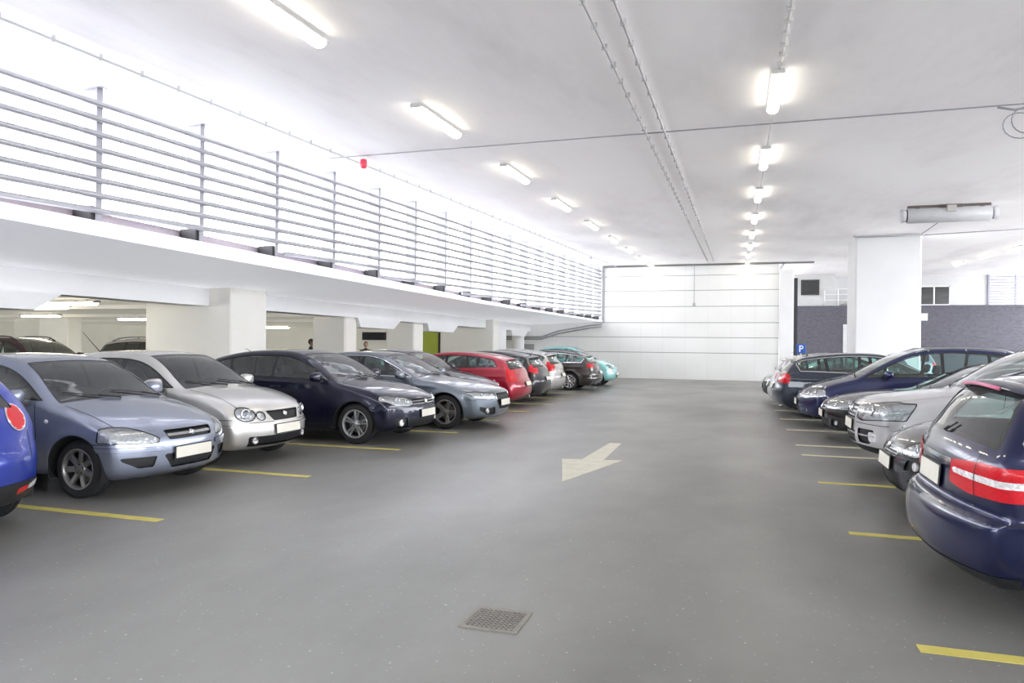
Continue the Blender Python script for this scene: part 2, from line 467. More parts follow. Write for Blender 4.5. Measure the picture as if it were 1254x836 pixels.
def ribbons(sh, segs, w=.007, lift=.0015):
    V = []; F = []; Nn = []
    if not segs: return V, F, Nn
    a = np.array([p[0] for p in segs]); b = np.array([p[1] for p in segs]); na = sh.normal(a); nb = sh.normal(b)
    d = b-a; L = np.linalg.norm(d, axis=1); ok = L > 1e-6; a, b, na, nb, d, L = a[ok], b[ok], na[ok], nb[ok], d[ok], L[ok]
    d = d/L[:, None]; ta = np.cross(na, d); tb = np.cross(nb, d); e = d*.0015
    for i in range(len(a)):
        k = len(V)
        V += [a[i]-e[i]+ta[i]*w/2+na[i]*lift, b[i]+e[i]+tb[i]*w/2+nb[i]*lift, b[i]+e[i]-tb[i]*w/2+nb[i]*lift, a[i]-e[i]-ta[i]*w/2+na[i]*lift]
        Nn += [na[i], nb[i], nb[i], na[i]]; F.append([k+3, k+2, k+1, k])
    return V, F, Nn

WHEELS = {}
def wheel(style, R, parent, x, y, side, name='wheel'):
    key = (style, round(R, 3))
    if key not in WHEELS:
        w = .2; rr = R*{'steel': .64}.get(style, .70)
        t = MB()
        t.lathe([(rr-.01, .085), (rr+.004, .1), (rr+.03, .103), (R-.045, .102), (R-.018, .092), (R-.006, .078), (R-.001, .06), (R, .045), (R-.007, .042), (R-.007, .034), (R, .031), (R, .004), (R-.007, .002), (R-.007, -.006), (R, -.008), (R, -.034), (R-.007, -.037), (R-.007, -.045), (R, -.048), (R-.006, -.078), (R-.02, -.095), (rr, -.1), (rr-.01, -.085)], 48)
        # tread blocks at the shoulder
        for k in range(56):
            a = 2*PI*k/56; c, s_ = math.cos(a), math.sin(a); c2, s2 = math.cos(a+.07), math.sin(a+.07)
            P = []
            for rr_, yy in ((R-.016, .0915), (R+.0005, .0595)):
                P += [(rr_*c, yy, rr_*s_), (rr_*c2, yy, rr_*s2)]
            P = [(p[0]*1.004, p[1]+.002, p[2]*1.004) for p in P]
            t.add(P, [(0, 1, 3, 2)])
        r = MB()
        # barrel and lip: mi 0 alloy, 1 dark
        r.lathe([(rr, .098), (rr-.006, .101), (rr-.016, .098), (rr-.022, .088), (rr-.03, .06)], 48, mi=0)
        r.lathe([(rr-.03, .06), (rr-.04, -.02), (rr-.05, -.06), (.03, -.06)], 40, mi=1)
        r.lathe([(R*.46, -.01), (R*.46, .005), (.05, .005)], 32, mi=2)
        hub = .062
        def spoke(a, w0, w1, r0, r1, y0, y1, th=.03):
            ca, sa = math.cos(a), math.sin(a); V = []
            for rr_, ww, yy in ((r0, w0, y0), ((r0*.45+r1*.55), (w0+w1)/2*.95, y0+(y1-y0)*.5+.006), (r1, w1, y1)):
                for q, dy in ((-ww, -.006), (-ww*.7, 0), (ww*.7, 0), (ww, -.006), (ww, -th), (-ww, -th)):
                    V.append((rr_*ca-q*sa, yy+dy, rr_*sa+q*ca))
            F = []
            for i in range(2):
                for k in range(6): F.append((i*6+k, (i+1)*6+k, (i+1)*6+(k+1) % 6, i*6+(k+1) % 6))
            r.add(V, F, 0)
        ry = .082
        if style == 'seven':
            for k in range(7): spoke(2*PI*k/7+.3, .03, .030, hub*.8, rr-.018, .07, ry)
        elif style == 'twin5':
            for k in range(5):
                for o in (-.16, .16):
                    spoke(2*PI*k/5+.32+o, .017, .017, hub*.8, rr-.018, .07, ry)
        elif style == 'tri5':
            for k in range(5):
                for o in (-.115, .115): spoke(2*PI*k/5+.1+o, .024, .022, hub*.8, rr-.018, .068, ry)
        elif style == 'ten':
            for k in range(10): spoke(2*PI*k/10, .02, .024, hub*.8, rr-.018, .07, ry)
        elif style == 'five':
            for k in range(5): spoke(2*PI*k/5+.1, .045, .035, hub*.8, rr-.018, .07, ry)
        elif style == 'steel':
            r.lathe([(rr-.02, .088), (rr-.05, .095), (.1, .08), (.05, .088), (.0, .09)], 40, mi=0)
        r.lathe([(0, .083), (.028, .083), (.034, .079), (hub, .076), (hub+.008, .066), (hub+.008, .03)], 28, mi=0)
        if style != 'steel':
            for k in range(5):
                a = 2*PI*k/5; r.lathe([(0, .079), (.009, .079), (.011, .07)], 8, c=(.047*math.cos(a), 0, .047*math.sin(a)), mi=1)
        am = {'tri5': M_ALLOYD(), 'seven': M_ALLOYD()}.get(style, M_ALLOY())
        if style == 'ten': am = mat('alloy_bright', (.75, .75, .76), .25, .8)
        to = t.build(name, M_RUB(), None, True); autosmooth(to, 40)
        ro = r.build('rim', am, to, True, mats=[am, mat('rim_dark', (.03, .03, .033), .5, .3), mat('brake_disc', (.25, .25, .26), .35, .9)]); autosmooth(ro, 35)
        to['label'] = 'black rubber tyre on an alloy wheel'; 
        WHEELS[key] = [to, ro, False]
    to, ro, used = WHEELS[key]
    rot = (0, random.uniform(0, 6), 0 if side > 0 else PI)
    if not used:
        WHEELS[key][2] = True; o = to; o.parent = parent
    else:
        o = to.copy(); COL.objects.link(o); o.parent = parent
        c = ro.copy(); COL.objects.link(c); c.parent = o
    o.location = (x, y, R); o.rotation_euler = rot
    return o

SEAT = {}
def seat_mesh(kind):
    if kind in SEAT: return SEAT[kind]
    m = MB()
    if kind == 'seat':
        m.box(-.26, .26, -.24, .24, 0, .16, bev=.05)
        k = len(m.V); m.box(-.07, .07, -.23, .23, 0, .62, bev=.05)
        for i in range(k, len(m.V)):
            x, y, z = m.V[i]; m.V[i] = (x-.26-z*.32, y*(1-.18*max(0, z-.3)/.3), z+.08)
        m.tube([(-.47, -.06, .66), (-.49, -.06, .76)], .008, 6); m.tube([(-.47, .06, .66), (-.49, .06, .76)], .008, 6)
        k = len(m.V); m.box(-.05, .05, -.13, .13, 0, .17, bev=.035)
        for i in range(k, len(m.V)):
            x, y, z = m.V[i]; m.V[i] = (x-.49-z*.2, y, z+.74)
    else:
        m.box(-.25, .25, -.60, .60, 0, .16, bev=.05)
        k = len(m.V); m.box(-.07, .07, -.60, .60, 0, .55, bev=.05)
        for i in range(k, len(m.V)):
            x, y, z = m.V[i]; m.V[i] = (x-.26-z*.35, y, z+.1)
        for yy in (-.36, .36):
            k = len(m.V); m.box(-.045, .045, yy-.12, yy+.12, 0, .13, bev=.03)
            for i in range(k, len(m.V)):
                x, y, z = m.V[i]; m.V[i] = (x-.47-z*.2, y, z+.68)
    o = m.build(kind if kind == 'seat' else 'rear_seat', M_SEAT(), None, True); autosmooth(o, 50)
    SEAT[kind] = [o, False]; return SEAT[kind]
def put_seat(kind, parent, loc, m=None):
    e = seat_mesh(kind)
    if not e[1]: e[1] = True; o = e[0]; o.parent = parent
    else: o = e[0].copy(); COL.objects.link(o); o.parent = parent
    o.location = loc; return o

def smooth_poly_g(poly, r=0.):
    P = np.array(poly, float)
    return lambda a, b: poly_sdf(P, a, b)-r

import time
def make_car(sp, loc, rz, label, group, res=.03):
    sh = Shape(sp); L, W, H = sh.L, sh.W, sh.H; h = L/2; W2 = W/2
    root = empty(sp.get('kind', 'car'), loc, rz, label, 'car', group)
    S = Surf(sh, res); pm = sp['paint']; seams = []; groups = {}
    X = lambda xn: h-xn
    side = lambda lo=.35: np.abs(S.CN[:, 1]) > lo
    XN = lambda P: h-P[:, 0]
    # wheel arches
    for hx in sh.hubs:
        g = lambda P: np.maximum(np.sqrt((P[:, 0]-hx)**2+(P[:, 2]-sh.R)**2)-sh.Ra, .45*W2-np.abs(P[:, 1]))
        near = (np.abs(S.C[:, 0]-hx) < sh.Ra+.1) & (S.C[:, 2] < sh.R+sh.Ra+.1) & (np.abs(S.C[:, 1]) > .4*W2)
        sg = S.cut(g, near, 'void'); seams.append(([q for q in sg if abs(q[0][1]) > .7*W2], .012, 'arch'))
    # sill / lower cladding
    if 'clad' in sp:
        zc = sp['clad']; S.cut(lambda P: P[:, 2]-zc, S.C[:, 2] < zc+.1, 'lower_trim')
    # side glazing
    d = sp['dlo']; dp = d.get('dp', .085)
    def gd(P, o=0.):
        Xp, Z = P[:, 0], P[:, 2]; xn = h-Xp
        g = np.maximum(sh.belt(Xp)+d.get('lift', .02)-Z, sh.A(Xp, Z)+dp)
        for (xa, za, xb, zb) in d['lim']:     # keep the left of each directed line (xn right, z up)
            ex, ez = xb-xa, zb-za; n = math.hypot(ex, ez); g = np.maximum(g, ((xn-xa)*ez-(Z-za)*ex)/n)
        return g+o
    up = (S.C[:, 2] > sh.zbm-.15)
    sg = S.cut(gd, side(.4) & up, 'window_frame'); groups['dlo'] = sg
    pil = sorted(d['pillars']); edges = [(-9, 0)]+pil+[(9, 0)]   # (xn at belt, slope dxn/dz)
    pwid = d.get('pw', .035)
    def pane(i):
        def g(P):
            xn = h-P[:, 0]; dz = P[:, 2]-sh.zbm
            a, b = edges[i], edges[i+1]
            return np.maximum(np.maximum(gd(P, d.get('seal', .016)), (a[0]+a[1]*dz+pwid)-xn), xn-(b[0]+b[1]*dz-pwid))
        return g
    for i in range(len(edges)-1):
        S.cut(pane(i), side(.35) & (S.C[:, 2] > sh.zbm-.15), f'side_window#{i}', ('window_frame',))
    # windscreen and rear window
    ws = sp['ws']; sel = (S.CN[:, 0] > .2) & (S.C[:, 2] > ws[0]-.1) & (S.C[:, 0] > X(ws[2]))
    def gw(P, o=0., lo=ws[0], hi=ws[1], dpw=ws[3] if len(ws) > 3 else .075):
        a, b = sh.AB(P); Zw = sh.warp(P[:, 0], P[:, 1], P[:, 2])[1]
        return np.maximum(np.maximum(b+dpw, lo-Zw), Zw-hi)+o
    S.cut(gw, sel, 'windscreen_frame'); S.cut(lambda P: gw(P, .022), (S.CN[:, 0] > .15) & (S.C[:, 2] > ws[0]-.1) & (S.C[:, 0] > X(ws[2])), 'windscreen', ('windscreen_frame',))
    rw = sp['rw']; 
    def gr(P, o=0.):
        a, b = sh.AB(P); Zw = sh.warp(P[:, 0], P[:, 1], P[:, 2])[1]
        return np.maximum(np.maximum(b+rw[2], rw[0]-Zw), Zw-rw[1])+o
    sel = (S.CN[:, 0] < -.2) & (S.C[:, 2] > rw[0]-.1) & (S.C[:, 0] < X(rw[3] if len(rw) > 3 else L*.7))
    S.cut(gr, sel, 'rear_window_frame'); S.cut(lambda P: gr(P, .025), (S.CN[:, 0] < -.15) & (S.C[:, 2] > rw[0]-.1), 'rear_window', ('rear_window_frame',))
    # lamps, grilles, intakes, trim
    for ft in sp['feats']:
        v = ft['view']; pg = smooth_poly_g(ft['poly'], ft.get('r', 0.))
        if v == 'front': xl = ft.get('xl', .62); m = (S.CN[:, 0] > ft.get('n', -.12)) & (S.C[:, 0] > .15*h); fn = lambda P: np.maximum(pg(np.abs(P[:, 1]), P[:, 2]), h-P[:, 0]-xl)
        elif v == 'rear': xl = ft.get('xl', .36); m = (S.CN[:, 0] < -ft.get('n', -.12)) & (S.C[:, 0] < -.3*h); fn = lambda P: np.maximum(pg(np.abs(P[:, 1]), P[:, 2]), P[:, 0]+h-xl)
        elif v == 'top': m = (S.CN[:, 2] > .1); fn = lambda P: pg(np.abs(P[:, 1]), h-P[:, 0])
        else: m = side(ft.get('n', .3)); fn = lambda P: pg(h-P[:, 0], P[:, 2])
        g = fn
        if 'and' in ft:      # second outline in the side view
            p2 = smooth_poly_g(ft['and']); g = lambda P: np.maximum(fn(P), p2(h-P[:, 0], P[:, 2]))
        lb = ft.get('from', ('body', 'lower_trim', 'bumper_trim'))
        sg = S.cut(g, m, ft['n_'], lb); groups.setdefault(ft['n_'], []).extend(sg)
        if ft.get('line'): seams.append((sg, ft['line'], ft.get('lm', 'gap')))
        for zl in ft.get('slats', []):
            zs, wd, mt_ = zl
            q = S.cut(lambda P: P[:, 2]-zs, (S.CN[:, 0] > -2), None, (ft['n_'],)); groups.setdefault('slat#'+mt_+'#'+ft['n_'], []).extend([(s_, wd) for s_ in q])
    # panel gaps: lines a*xn+b*z=c inside a box
    for sm in sp.get('seams', []):
        kind = sm[0]
        if kind == 'v':   # side, from (xa,za) to (xb,zb)
            _, xa, za, xb, zb = sm; ex, ez = xb-xa, zb-za; n = math.hypot(ex, ez)
            g = lambda P: ((h-P[:, 0]-xa)*ez-(P[:, 2]-za)*ex)/n
            t = ((h-S.C[:, 0]-xa)*ex+(S.C[:, 2]-za)*ez)/n
            m = side(.3) & (t > -.02) & (t < n+.02)
            sg = S.cut(g, m, None, ('body',)); sg = [q for q in sg if -.015 < ((h-q[0][0]-xa)*ex+(q[0][2]-za)*ez)/n < n+.015]
        elif kind == 'hood':  # distance from the flank, xn range
            _, off, xa, xb = sm
            sg = S.cut(lambda P: sh.AB(P)[1]+off, (S.CN[:, 2] > .25) & (S.C[:, 0] < X(xa)) & (S.C[:, 0] > X(xb)) & (S.C[:, 2] > .5), None, ('body',))
        elif kind == 'fz':    # front or rear horizontal line at z within |y|<ymax
            _, zz, ya, yb, sgn = sm[:5]
            sg = S.cut(lambda P: P[:, 2]-zz, (S.CN[:, 0]*sgn > .15) & (np.abs(S.C[:, 1]) < yb) & (np.abs(S.C[:, 1]) > ya), None, ('body',))
        elif kind == 'hx':    # across the hood at xn (bowed)
            _, xx, ymax = sm
            sg = S.cut(lambda P: sh.warp(P[:, 0], P[:, 1], P[:, 2])[0]-X(xx), (S.CN[:, 2] > .2) & (np.abs(S.C[:, 1]) < ymax) & (S.C[:, 2] > .5), None, ('body',))
        elif kind == 'ry':    # rear vertical line |y|=c, z range
            _, yy, za, zb = sm[:4]
            sg = S.cut(lambda P: np.abs(P[:, 1])-yy, (S.CN[:, 0] < -.2) & (S.C[:, 2] > za) & (S.C[:, 2] < zb), None, ('body', 'tail_lamp', 'reversing_lamp') if len(sm) > 4 else ('body',))
        seams.append((sg, .016, 'chrome') if len(sm) > 5 else ((sg, .007, 'lampgap') if kind == 'ry' and len(sm) > 4 else (sg, .008, 'gap')))
    # ---- objects
    by = {}
    for i, l in enumerate(S.labs):
        if l == 'void': continue
        by.setdefault(l, []).append(i)
    bi = by.pop('body'); V, F, Nn = S.extract(bi); fm = [0]*len(F)
    for sg, wd, kd in seams:
        v, f, nn = ribbons(sh, sg, wd, .008 if kd == 'lampgap' else .0015); k = len(V); V = V+v; Nn = Nn+nn; F = F+[[i+k for i in q] for q in f]; fm += [1 if kd in ('gap', 'arch', 'lampgap') else 2]*len(f)
    body = mesh_obj('body', V, F, None, root, True, [pm, M_SEAM(), M_CHROME()], fm, Nn)
    ST = {  # label -> (material, offset)
        'lower_trim': (M_BLACK(), 0), 'bumper_trim': (sp.get('bt', M_BLACK()), .004), 'window_frame': (sp.get('wf', mat('gloss_black', (.012, .012, .014), .2, coat=.5)), -.004), 'side_window': (sp.get('sg', M_GLASS()), -.006), 'windscreen_frame': (mat('gloss_black', (.012, .012, .014), .2, coat=.5), -.004),
        'windscreen': (M_WS(), -.004), 'rear_window_frame': (mat('gloss_black', (.012, .012, .014), .2), -.003), 'rear_window': (sp.get('rg', M_GLASS()), -.004),
        'headlamp': (M_LENS(), .002), 'tail_lamp': (sp.get('tl', lampred('lamp_red')), .004), 'reversing_lamp': (reflector('lamp_white', (.9, .88, .9), 40), .006), 'grille': (mat('grille_black', (.012, .013, .015), .5), -.022), 'air_intake': (mat('grille_black', (.012, .013, .015), .5), -.02),
        'chrome_strip': (M_CHROME(), .006), 'rear_reflector': (lampred('lamp_red'), .004), 'fog_lamp': (reflector('lamp_white', (.9, .88, .9), 40), -.006), 'bumper_strip': (sp.get('bs', pm), .012), 'indicator': (lampred('lamp_amber', (.8, .25, .05)), .004), 'spoiler_lamp': (lampred('lamp_pink', (.75, .2, .35)), .006), 'fuel_flap': (pm, .002)}
    for l, fi in by.items():
        nm = l.split('#')[0]; mt, off = ST[nm]
        if nm in ('windscreen', 'rear_window', 'windscreen_frame', 'rear_window_frame', 'grille', 'lower_trim', 'bumper_trim', 'spoiler_lamp') or (nm in ('air_intake', 'chrome_strip', 'bumper_strip', 'window_frame') and '1' == '0'):
            sides = [fi]
        else:
            sides = [[i for i in fi if S.C[i, 1] >= 0], [i for i in fi if S.C[i, 1] < 0]]
            ctr = [i for i in fi if abs(S.C[i, 1]) < .06]
            if ctr and nm in ('air_intake', 'chrome_strip', 'tail_lamp', 'reversing_lamp'): sides = [fi]
        for q in sides:
            if not q: continue
            V, F, Nn = S.extract(q, off)
            o = mesh_obj(nm, V, F, mt, root, True, normals=Nn)
            if nm == 'headlamp':
                V, F, Nn = S.extract(q, -.012); mesh_obj('reflector', V, F, sp.get('refl', reflector('lamp_silver')), o, True, normals=Nn)
                sgn = 1 if S.C[q[0], 1] > 0 else -1
                for (by_, bz_, br_) in sp.get('bulbs', []):
                    p = sh.front(sgn*by_, bz_)
                    if p is None: continue
                    n = sh.normal(p)[0]; n2 = np.array([max(n[0], .6), n[1]*.4, n[2]*.2]); n2 /= np.linalg.norm(n2)
                    c = p-.007*n2; m = MB(); m.lathe([(br_, 0), (br_*.96, .008), (br_*.86, .006), (br_*.6, -.008), (br_*.42, -.014)], 24, axis='x', mi=0); m.lathe([(br_*.42, -.012), (br_*.3, .002), (0, .006)], 20, axis='x', mi=1)
                    R_ = Vector((1, 0, 0)).rotation_difference(Vector(n2)).to_matrix().to_4x4()
                    m.xf(Matrix.Translation(Vector(c)) @ R_)
                    m.build('bulb_ring', None, o, True, mats=[M_CHROME(), mat('lamp_eye', (.55, .6, .68), .08, .3, 1.)])
            if nm in ('grille', 'air_intake'):
                mats_ = [M_CHROME(), M_BLACK(), pm]
                for key, sgs in groups.items():
                    if not key.startswith('slat#') or key.split('#')[2] != nm: continue
                    mi = {'chrome': 0, 'black': 1, 'paint': 2}[key.split('#')[1]]; rows = {}
                    for s_, wd in sgs:
                        if len(sides) == 2 and (s_[0][1] >= 0) != (S.C[q[0], 1] >= 0): continue
                        v, f, nn = ribbons(sh, [s_], wd, -.004)
                        tg = rows.setdefault(round(s_[0][2], 2), [[], [], []])
                        k = len(tg[0]); tg[0] += v; tg[1] += [[i+k for i in e] for e in f]; tg[2] += nn
                    for r_ in rows.values(): mesh_obj('grille_bar', r_[0], r_[1], mats_[mi], o, True, normals=r_[2])
    # trims along outlines
    for key, wd, mt, nm in sp.get('trims', []):
        mt = M_CHROME() if mt == 'chrome' else (M_BLACK() if mt is None else mt)
        sg = groups.get(key, [])
        for sgn in ((1, -1) if key in ('dlo', 'headlamp', 'air_intake', 'tail_lamp') else (0,)):
            q = [s_ for s_ in sg if sgn == 0 or s_[0][1]*sgn > 0]
            if 'zmin' in sp and key == 'dlo': q = q
            V, F, Nn = ribbons(sh, q, wd, .004)
            if V: mesh_obj(nm, V, F, mt, root, True, normals=Nn)
    # wheel wells, wheels
    for hx in sh.hubs:
        for sgn in (1, -1):
            yo = abs(sh.sidep(h-hx, sh.R+sh.Ra+.02)[1]) if sh.sidep(h-hx, sh.R+sh.Ra+.02) is not None else W2
            m = MB(); m.lathe([(sh.Ra+.004, yo-.012), (sh.Ra+.012, yo-.05), (sh.Ra+.012, yo-.34), (.02, yo-.34)], 28, c=(hx, 0, sh.R), a0=-.32, a1=PI+.32)
            if sgn < 0: m.V = [(x, -y, z) for x, y, z in m.V]
            m.build('wheel_well', mat('well_black', (.012, .012, .013), .9), root, True)
            wheel(sp['wheel'], sh.R, root, hx, sgn*(W2-.135+sp.get('wout', 0)), sgn)
    # cabin
    cow = ws[2]-.02
    xf, xr = sp['seats']; zs = sp.get('seatz', .42)
    xc = sp.get('cowl', None) or [p[0] for p in sp['sil'] if p[1] >= ws[0]-.03 and p[0] > .4][0]
    m = MB(); m.box(X(L-.45), X(xc-.02), -W2+.13, W2-.13, .26, .34)
    m.build('cabin_floor', mat('carpet', (.03, .03, .032), .95), root)
    m = MB(); zb = float(sh.belt(np.array([X(xc)]))[0]); zt_ = min(zb, ws[0])-.015
    m.prism([(X(xc+.05), zt_-.02), (X(xc+.38), zt_), (X(xc+.50), zt_-.05), (X(xc+.50), zt_-.2), (X(xc+.3), zt_-.35), (X(xc+.05), zt_-.35)], 'y', -W2+.14, W2-.14)
    db = m.build('dashboard', M_DASH(), root)
    m = MB(); m.lathe([(.17, -.012), (.185, 0), (.17, .012), (.158, 0), (.17, -.012)], 24, axis='x'); m.box(-.01, .01, -.16, .16, -.025, .025); m.box(-.01, .01, -.02, .02, -.16, 0); m.ellipsoid((0, 0, 0), (.03, .06, .05), 12, 8)
    m.tube([(0, 0, 0), (.28, 0, 0)], .025, 8)
    m.xf(Matrix.Translation((X(xc+.62), W*.21, zt_-.05)) @ Matrix.Rotation(math.radians(22), 4, 'Y'))
    m.build('steering_wheel', M_BLACK(), root, True)
    for sgn in (1, -1): put_seat('seat', root, (X(xf), sgn*W*.21, zs-.12))
    rs = put_seat('rear', root, (X(xr), 0, zs-.10)); rs.scale = (1, (W-.32)/1.25, 1)
    zr = float(sh.belt(np.array([X(xr+.7)]))[0])-.06
    if sp.get('shelf', True):
        m = MB(); x2 = L-.35; m.box(X(x2), X(xr+.5), -W2+.2, W2-.2, zr-.02, zr); m.build('parcel_shelf', M_DASH(), root)
    m = MB(); p = sh.project([(X(ws[2]-.12), 0, ws[1])])[0]; m.box(p[0]-.08, p[0]-.055, -.1, .1, p[2]-.12, p[2]-.06, bev=.008); m.tube([(p[0]-.06, 0, p[2]-.07), (p[0]-.03, 0, p[2]-.02)], .008, 6)
    m.build('interior_mirror', M_BLACK(), root, True)
    # door mirrors
    if 'mirror' in sp:
        xm, zm = sp['mirror'][:2]; mm = pm if sp.get('mpaint', True) else M_BLACK()
        for sgn in (1, -1):
            p = sh.sidep(xm, zm-.03, sgn)
            if p is None: continue
            yb = abs(p[1]); m = MB(); k = len(m.V)
            m.ellipsoid((0, 0, 0), (.075, .115, .078), 20, 12, .62)
            V = []
            for (x, y, z) in m.V:
                x2 = x*(.75 if x < 0 else 1.1)-.02*(y/.115)**2; V.append((x2+X(xm)-.02, y+yb+.15, z*(1-.12*y/.115)+zm+.02))
            m.V = [(x, sgn*y, z) for x, y, z in V]
            if sgn < 0: m.F = [f[::-1] for f in m.F]
            o = m.build('side_mirror', mm, root, True)
            m = MB(); m.ellipsoid((X(xm)-.068, sgn*(yb+.155), zm+.02), (.012, .095, .06), 16, 10, .6); m.build('mirror_glass', mat('mirror_face', (.75, .8, .85), .03, 1.), o, True)
            m = MB(); m.prism([(X(xm)+.045, yb-.03), (X(xm)-.05, yb-.03), (X(xm)-.045, yb+.09), (X(xm)+.02, yb+.09)], 'z', zm-.065, zm-.035)
            if sgn < 0: m.V = [(x, -y, z) for x, y, z in m.V]; m.F = [f[::-1] for f in m.F]
            m.build('mirror_arm', M_BLACK(), o, False)
    # door handles
    for (xh, zh) in sp.get('handles', []):
        for sgn in (1, -1):
            p = sh.sidep(xh, zh, sgn)
            if p is None: continue
            m = MB(); y = abs(p[1]); m.box(p[0]-.09, p[0]+.09, y+.012, y+.034, zh-.013, zh+.013, bev=.008); m.box(p[0]-.085, p[0]-.06, y-.02, y+.02, zh-.01, zh+.01); m.box(p[0]+.06, p[0]+.085, y-.02, y+.02, zh-.01, zh+.01)
            if sgn < 0: m.V = [(x, -y_, z) for x, y_, z in m.V]; m.F = [f[::-1] for f in m.F]
            m.build('door_handle', sp.get('hm', pm), root, True)
    # number plates (blank in the photograph)
    for (sgn, zc, wd, ht) in sp.get('plates', []):
        q = [(sh.front if sgn > 0 else sh.rear)(yy, zz) for yy in (0, wd/2*.9) for zz in (zc-ht/2, zc+ht/2)]
        q = [p for p in q if p is not None]
        if not q: continue
        lo = [(sh.front if sgn > 0 else sh.rear)(0, zc+o) for o in (-ht/2, ht/2)]
        tilt = math.atan2(lo[1][0]-lo[0][0], ht)*.8
        xo = (max(p[0] for p in q) if sgn > 0 else min(p[0] for p in q)); xo = (lo[0][0]+lo[1][0])/2+sgn*.016 if abs(xo-lo[0][0]) > .05 else xo+sgn*.004
        M = Matrix.Translation((xo, 0, zc)) @ Matrix.Rotation(tilt, 4, 'Y')
        fr = MB(); fr.box(*((-.008, .004) if sgn > 0 else (-.004, .008)), -wd/2-.012, wd/2+.012, -ht/2-.012, ht/2+.012, bev=.005).xf(M); fo = fr.build('plate_holder', M_BLACK(), root)
        pl = MB(); pl.box(*((.001, .0085) if sgn > 0 else (-.0085, .003)), -wd/2, wd/2, -ht/2, ht/2, bev=.003).xf(M); tag(pl.build('number_plate', M_PLATE(), fo), 'blank cream number plate')
    for (xm_, zm_, r_) in sp.get('markers', []):
        for s2 in (1, -1):
            p = sh.sidep(xm_, zm_, s2)
            if p is None: continue
            m = MB(); m.ellipsoid(p, (r_*1.3, .008, r_), 14, 8); m.build('side_indicator', mat('marker_lens', (.75, .74, .72), .15, coat=1.), root, True)
    # emblems: plain chrome ring or disc
    for (sgn, y_, z_, r_) in sp.get('emblem', []):
        p = (sh.front if sgn > 0 else sh.rear)(y_, z_)
        if p is None: continue
        n = sh.normal(p)[0]; m = MB(); m.lathe([(r_, 0), (r_, .006), (r_*.85, .011), (r_*.72, .007), (r_*.2, .006), (0, .006)], 24, axis='x')
        m.box(.004, .01, -r_*.8, r_*.8, -r_*.1, r_*.1)
        m.xf(Matrix.Translation(Vector(p)) @ Vector((1, 0, 0)).rotation_difference(Vector(n)).to_matrix().to_4x4()); autosmooth(m.build('emblem', M_CHROME(), root, True))
    # wipers
    def wiper(a, b, nm='wiper'):
        Pq = sh.project([np.array(a)*(1-t)+np.array(b)*t for t in np.linspace(0, 1, 6)]); Nq = sh.normal(Pq)
        m = MB(); m.tube([p+n*.010 for p, n in zip(Pq, Nq)], .006, 6); m.tube([Pq[0]+Nq[0]*.0, Pq[0]+Nq[0]*.02, Pq[2]+Nq[2]*.018], .007, 6)
        m.build(nm, M_BLACK(), root, True)
    zw = ws[0]+.015
    p0 = sh.hit((X(ws[2])+2.2, 0, zw+.01), (-1, 0, 0))
    if p0 is not None:
        for (ya, yb_) in ((W*.36, -.02), (-.04, -W*.34)):
            a = sh.hit((X(ws[2])+2.2, ya, zw-.03-.03*abs(ya)), (-1, 0, 0)); b = sh.hit((X(ws[2])+2.2, yb_, zw+.045), (-1, 0, 0))
            if a is not None and b is not None: wiper(a, b)
    if sp.get('rwiper'):
        a = sh.rear(0, rw[0]+.0); b = sh.rear(.33*sp['rwiper'], rw[0]+.06)
        if a is not None and b is not None: wiper(a, b, 'rear_wiper')
    # fog lamps round
    for (sgn, y_, z_, r_) in sp.get('fogs', []):
        for s2 in (1, -1):
            p = (sh.front if sgn > 0 else sh.rear)(s2*y_, z_)
            if p is None: continue
            m = MB(); m.lathe([(r_, -.02), (r_, .004), (r_*.9, .008), (r_*.8, 0), (0, .003)], 20, axis='x')
            n = sh.normal(p)[0]; n = np.array([n[0], n[1]*.4, 0]); n /= np.linalg.norm(n)
            m.xf(Matrix.Translation(Vector(p-.012*n)) @ Vector((1, 0, 0)).rotation_difference(Vector(n)).to_matrix().to_4x4()); autosmooth(m.build('fog_lamp', reflector('lamp_white', (.9, .88, .9), 40), root, True))
    # roof rails, antenna, exhaust, spoiler
    if 'rails' in sp:
        xa, xb, yy = sp['rails']
        for s2 in (1, -1):
            xs = np.linspace(X(xa), X(xb), 9); P = []
            for i, x in enumerate(xs):
                q = sh.hit((x, s2*yy, H+.3), (0, 0, -1)); P.append((x, s2*yy, q[2]+(.0 if i in (0, 8) else .045)))
            m = MB(); m.tube(P, .016, 8)
            for i in (1, 4, 7): m.tube([P[i], (P[i][0], P[i][1], P[i][2]-.06)], .014, 6)
            m.build('roof_rail', sp.get('rm', mat('rail_grey', (.3, .31, .33), .35, .8)), root, True)
    if 'antenna' in sp:
        xa, ln, sl = sp['antenna']; q = sh.hit((X(xa), 0, H+.3), (0, 0, -1)); m = MB()
        m.tube([q, q+np.array([-.02, 0, .03])], [.025, .012], 10); m.tube([q+np.array([-.015, 0, .02]), q+np.array([-sl*ln, 0, ln*math.sqrt(max(0, 1-sl*sl))])], [.007, .003], 6); m.build('antenna', M_BLACK(), root, True)
    if 'spoiler' in sp:   # (xn centre, z, depth, half width)
        xa, za, dpth, hw = sp['spoiler']; m = MB(); ys = np.linspace(-hw, hw, 15); prof = [(.10, -.03), (-.02, -.012), (-dpth, -.028), (-dpth-.012, -.04), (-dpth+.01, -.052), (.05, -.06)]
        V = []; F = []
        for y in ys:
            dx = .10*(abs(y)/hw)**2.5; dz = -.05*(y/hw)**2
            for (a, b) in prof: V.append((X(xa)+a+dx, y, za+b+dz+.03))
        k = len(prof)
        for i in range(len(ys)-1):
            for j in range(k): F.append((i*k+j, i*k+(j+1) % k, (i+1)*k+(j+1) % k, (i+1)*k+j))
        F += [tuple(range(k))[::-1], tuple(range((len(ys)-1)*k, len(ys)*k))]
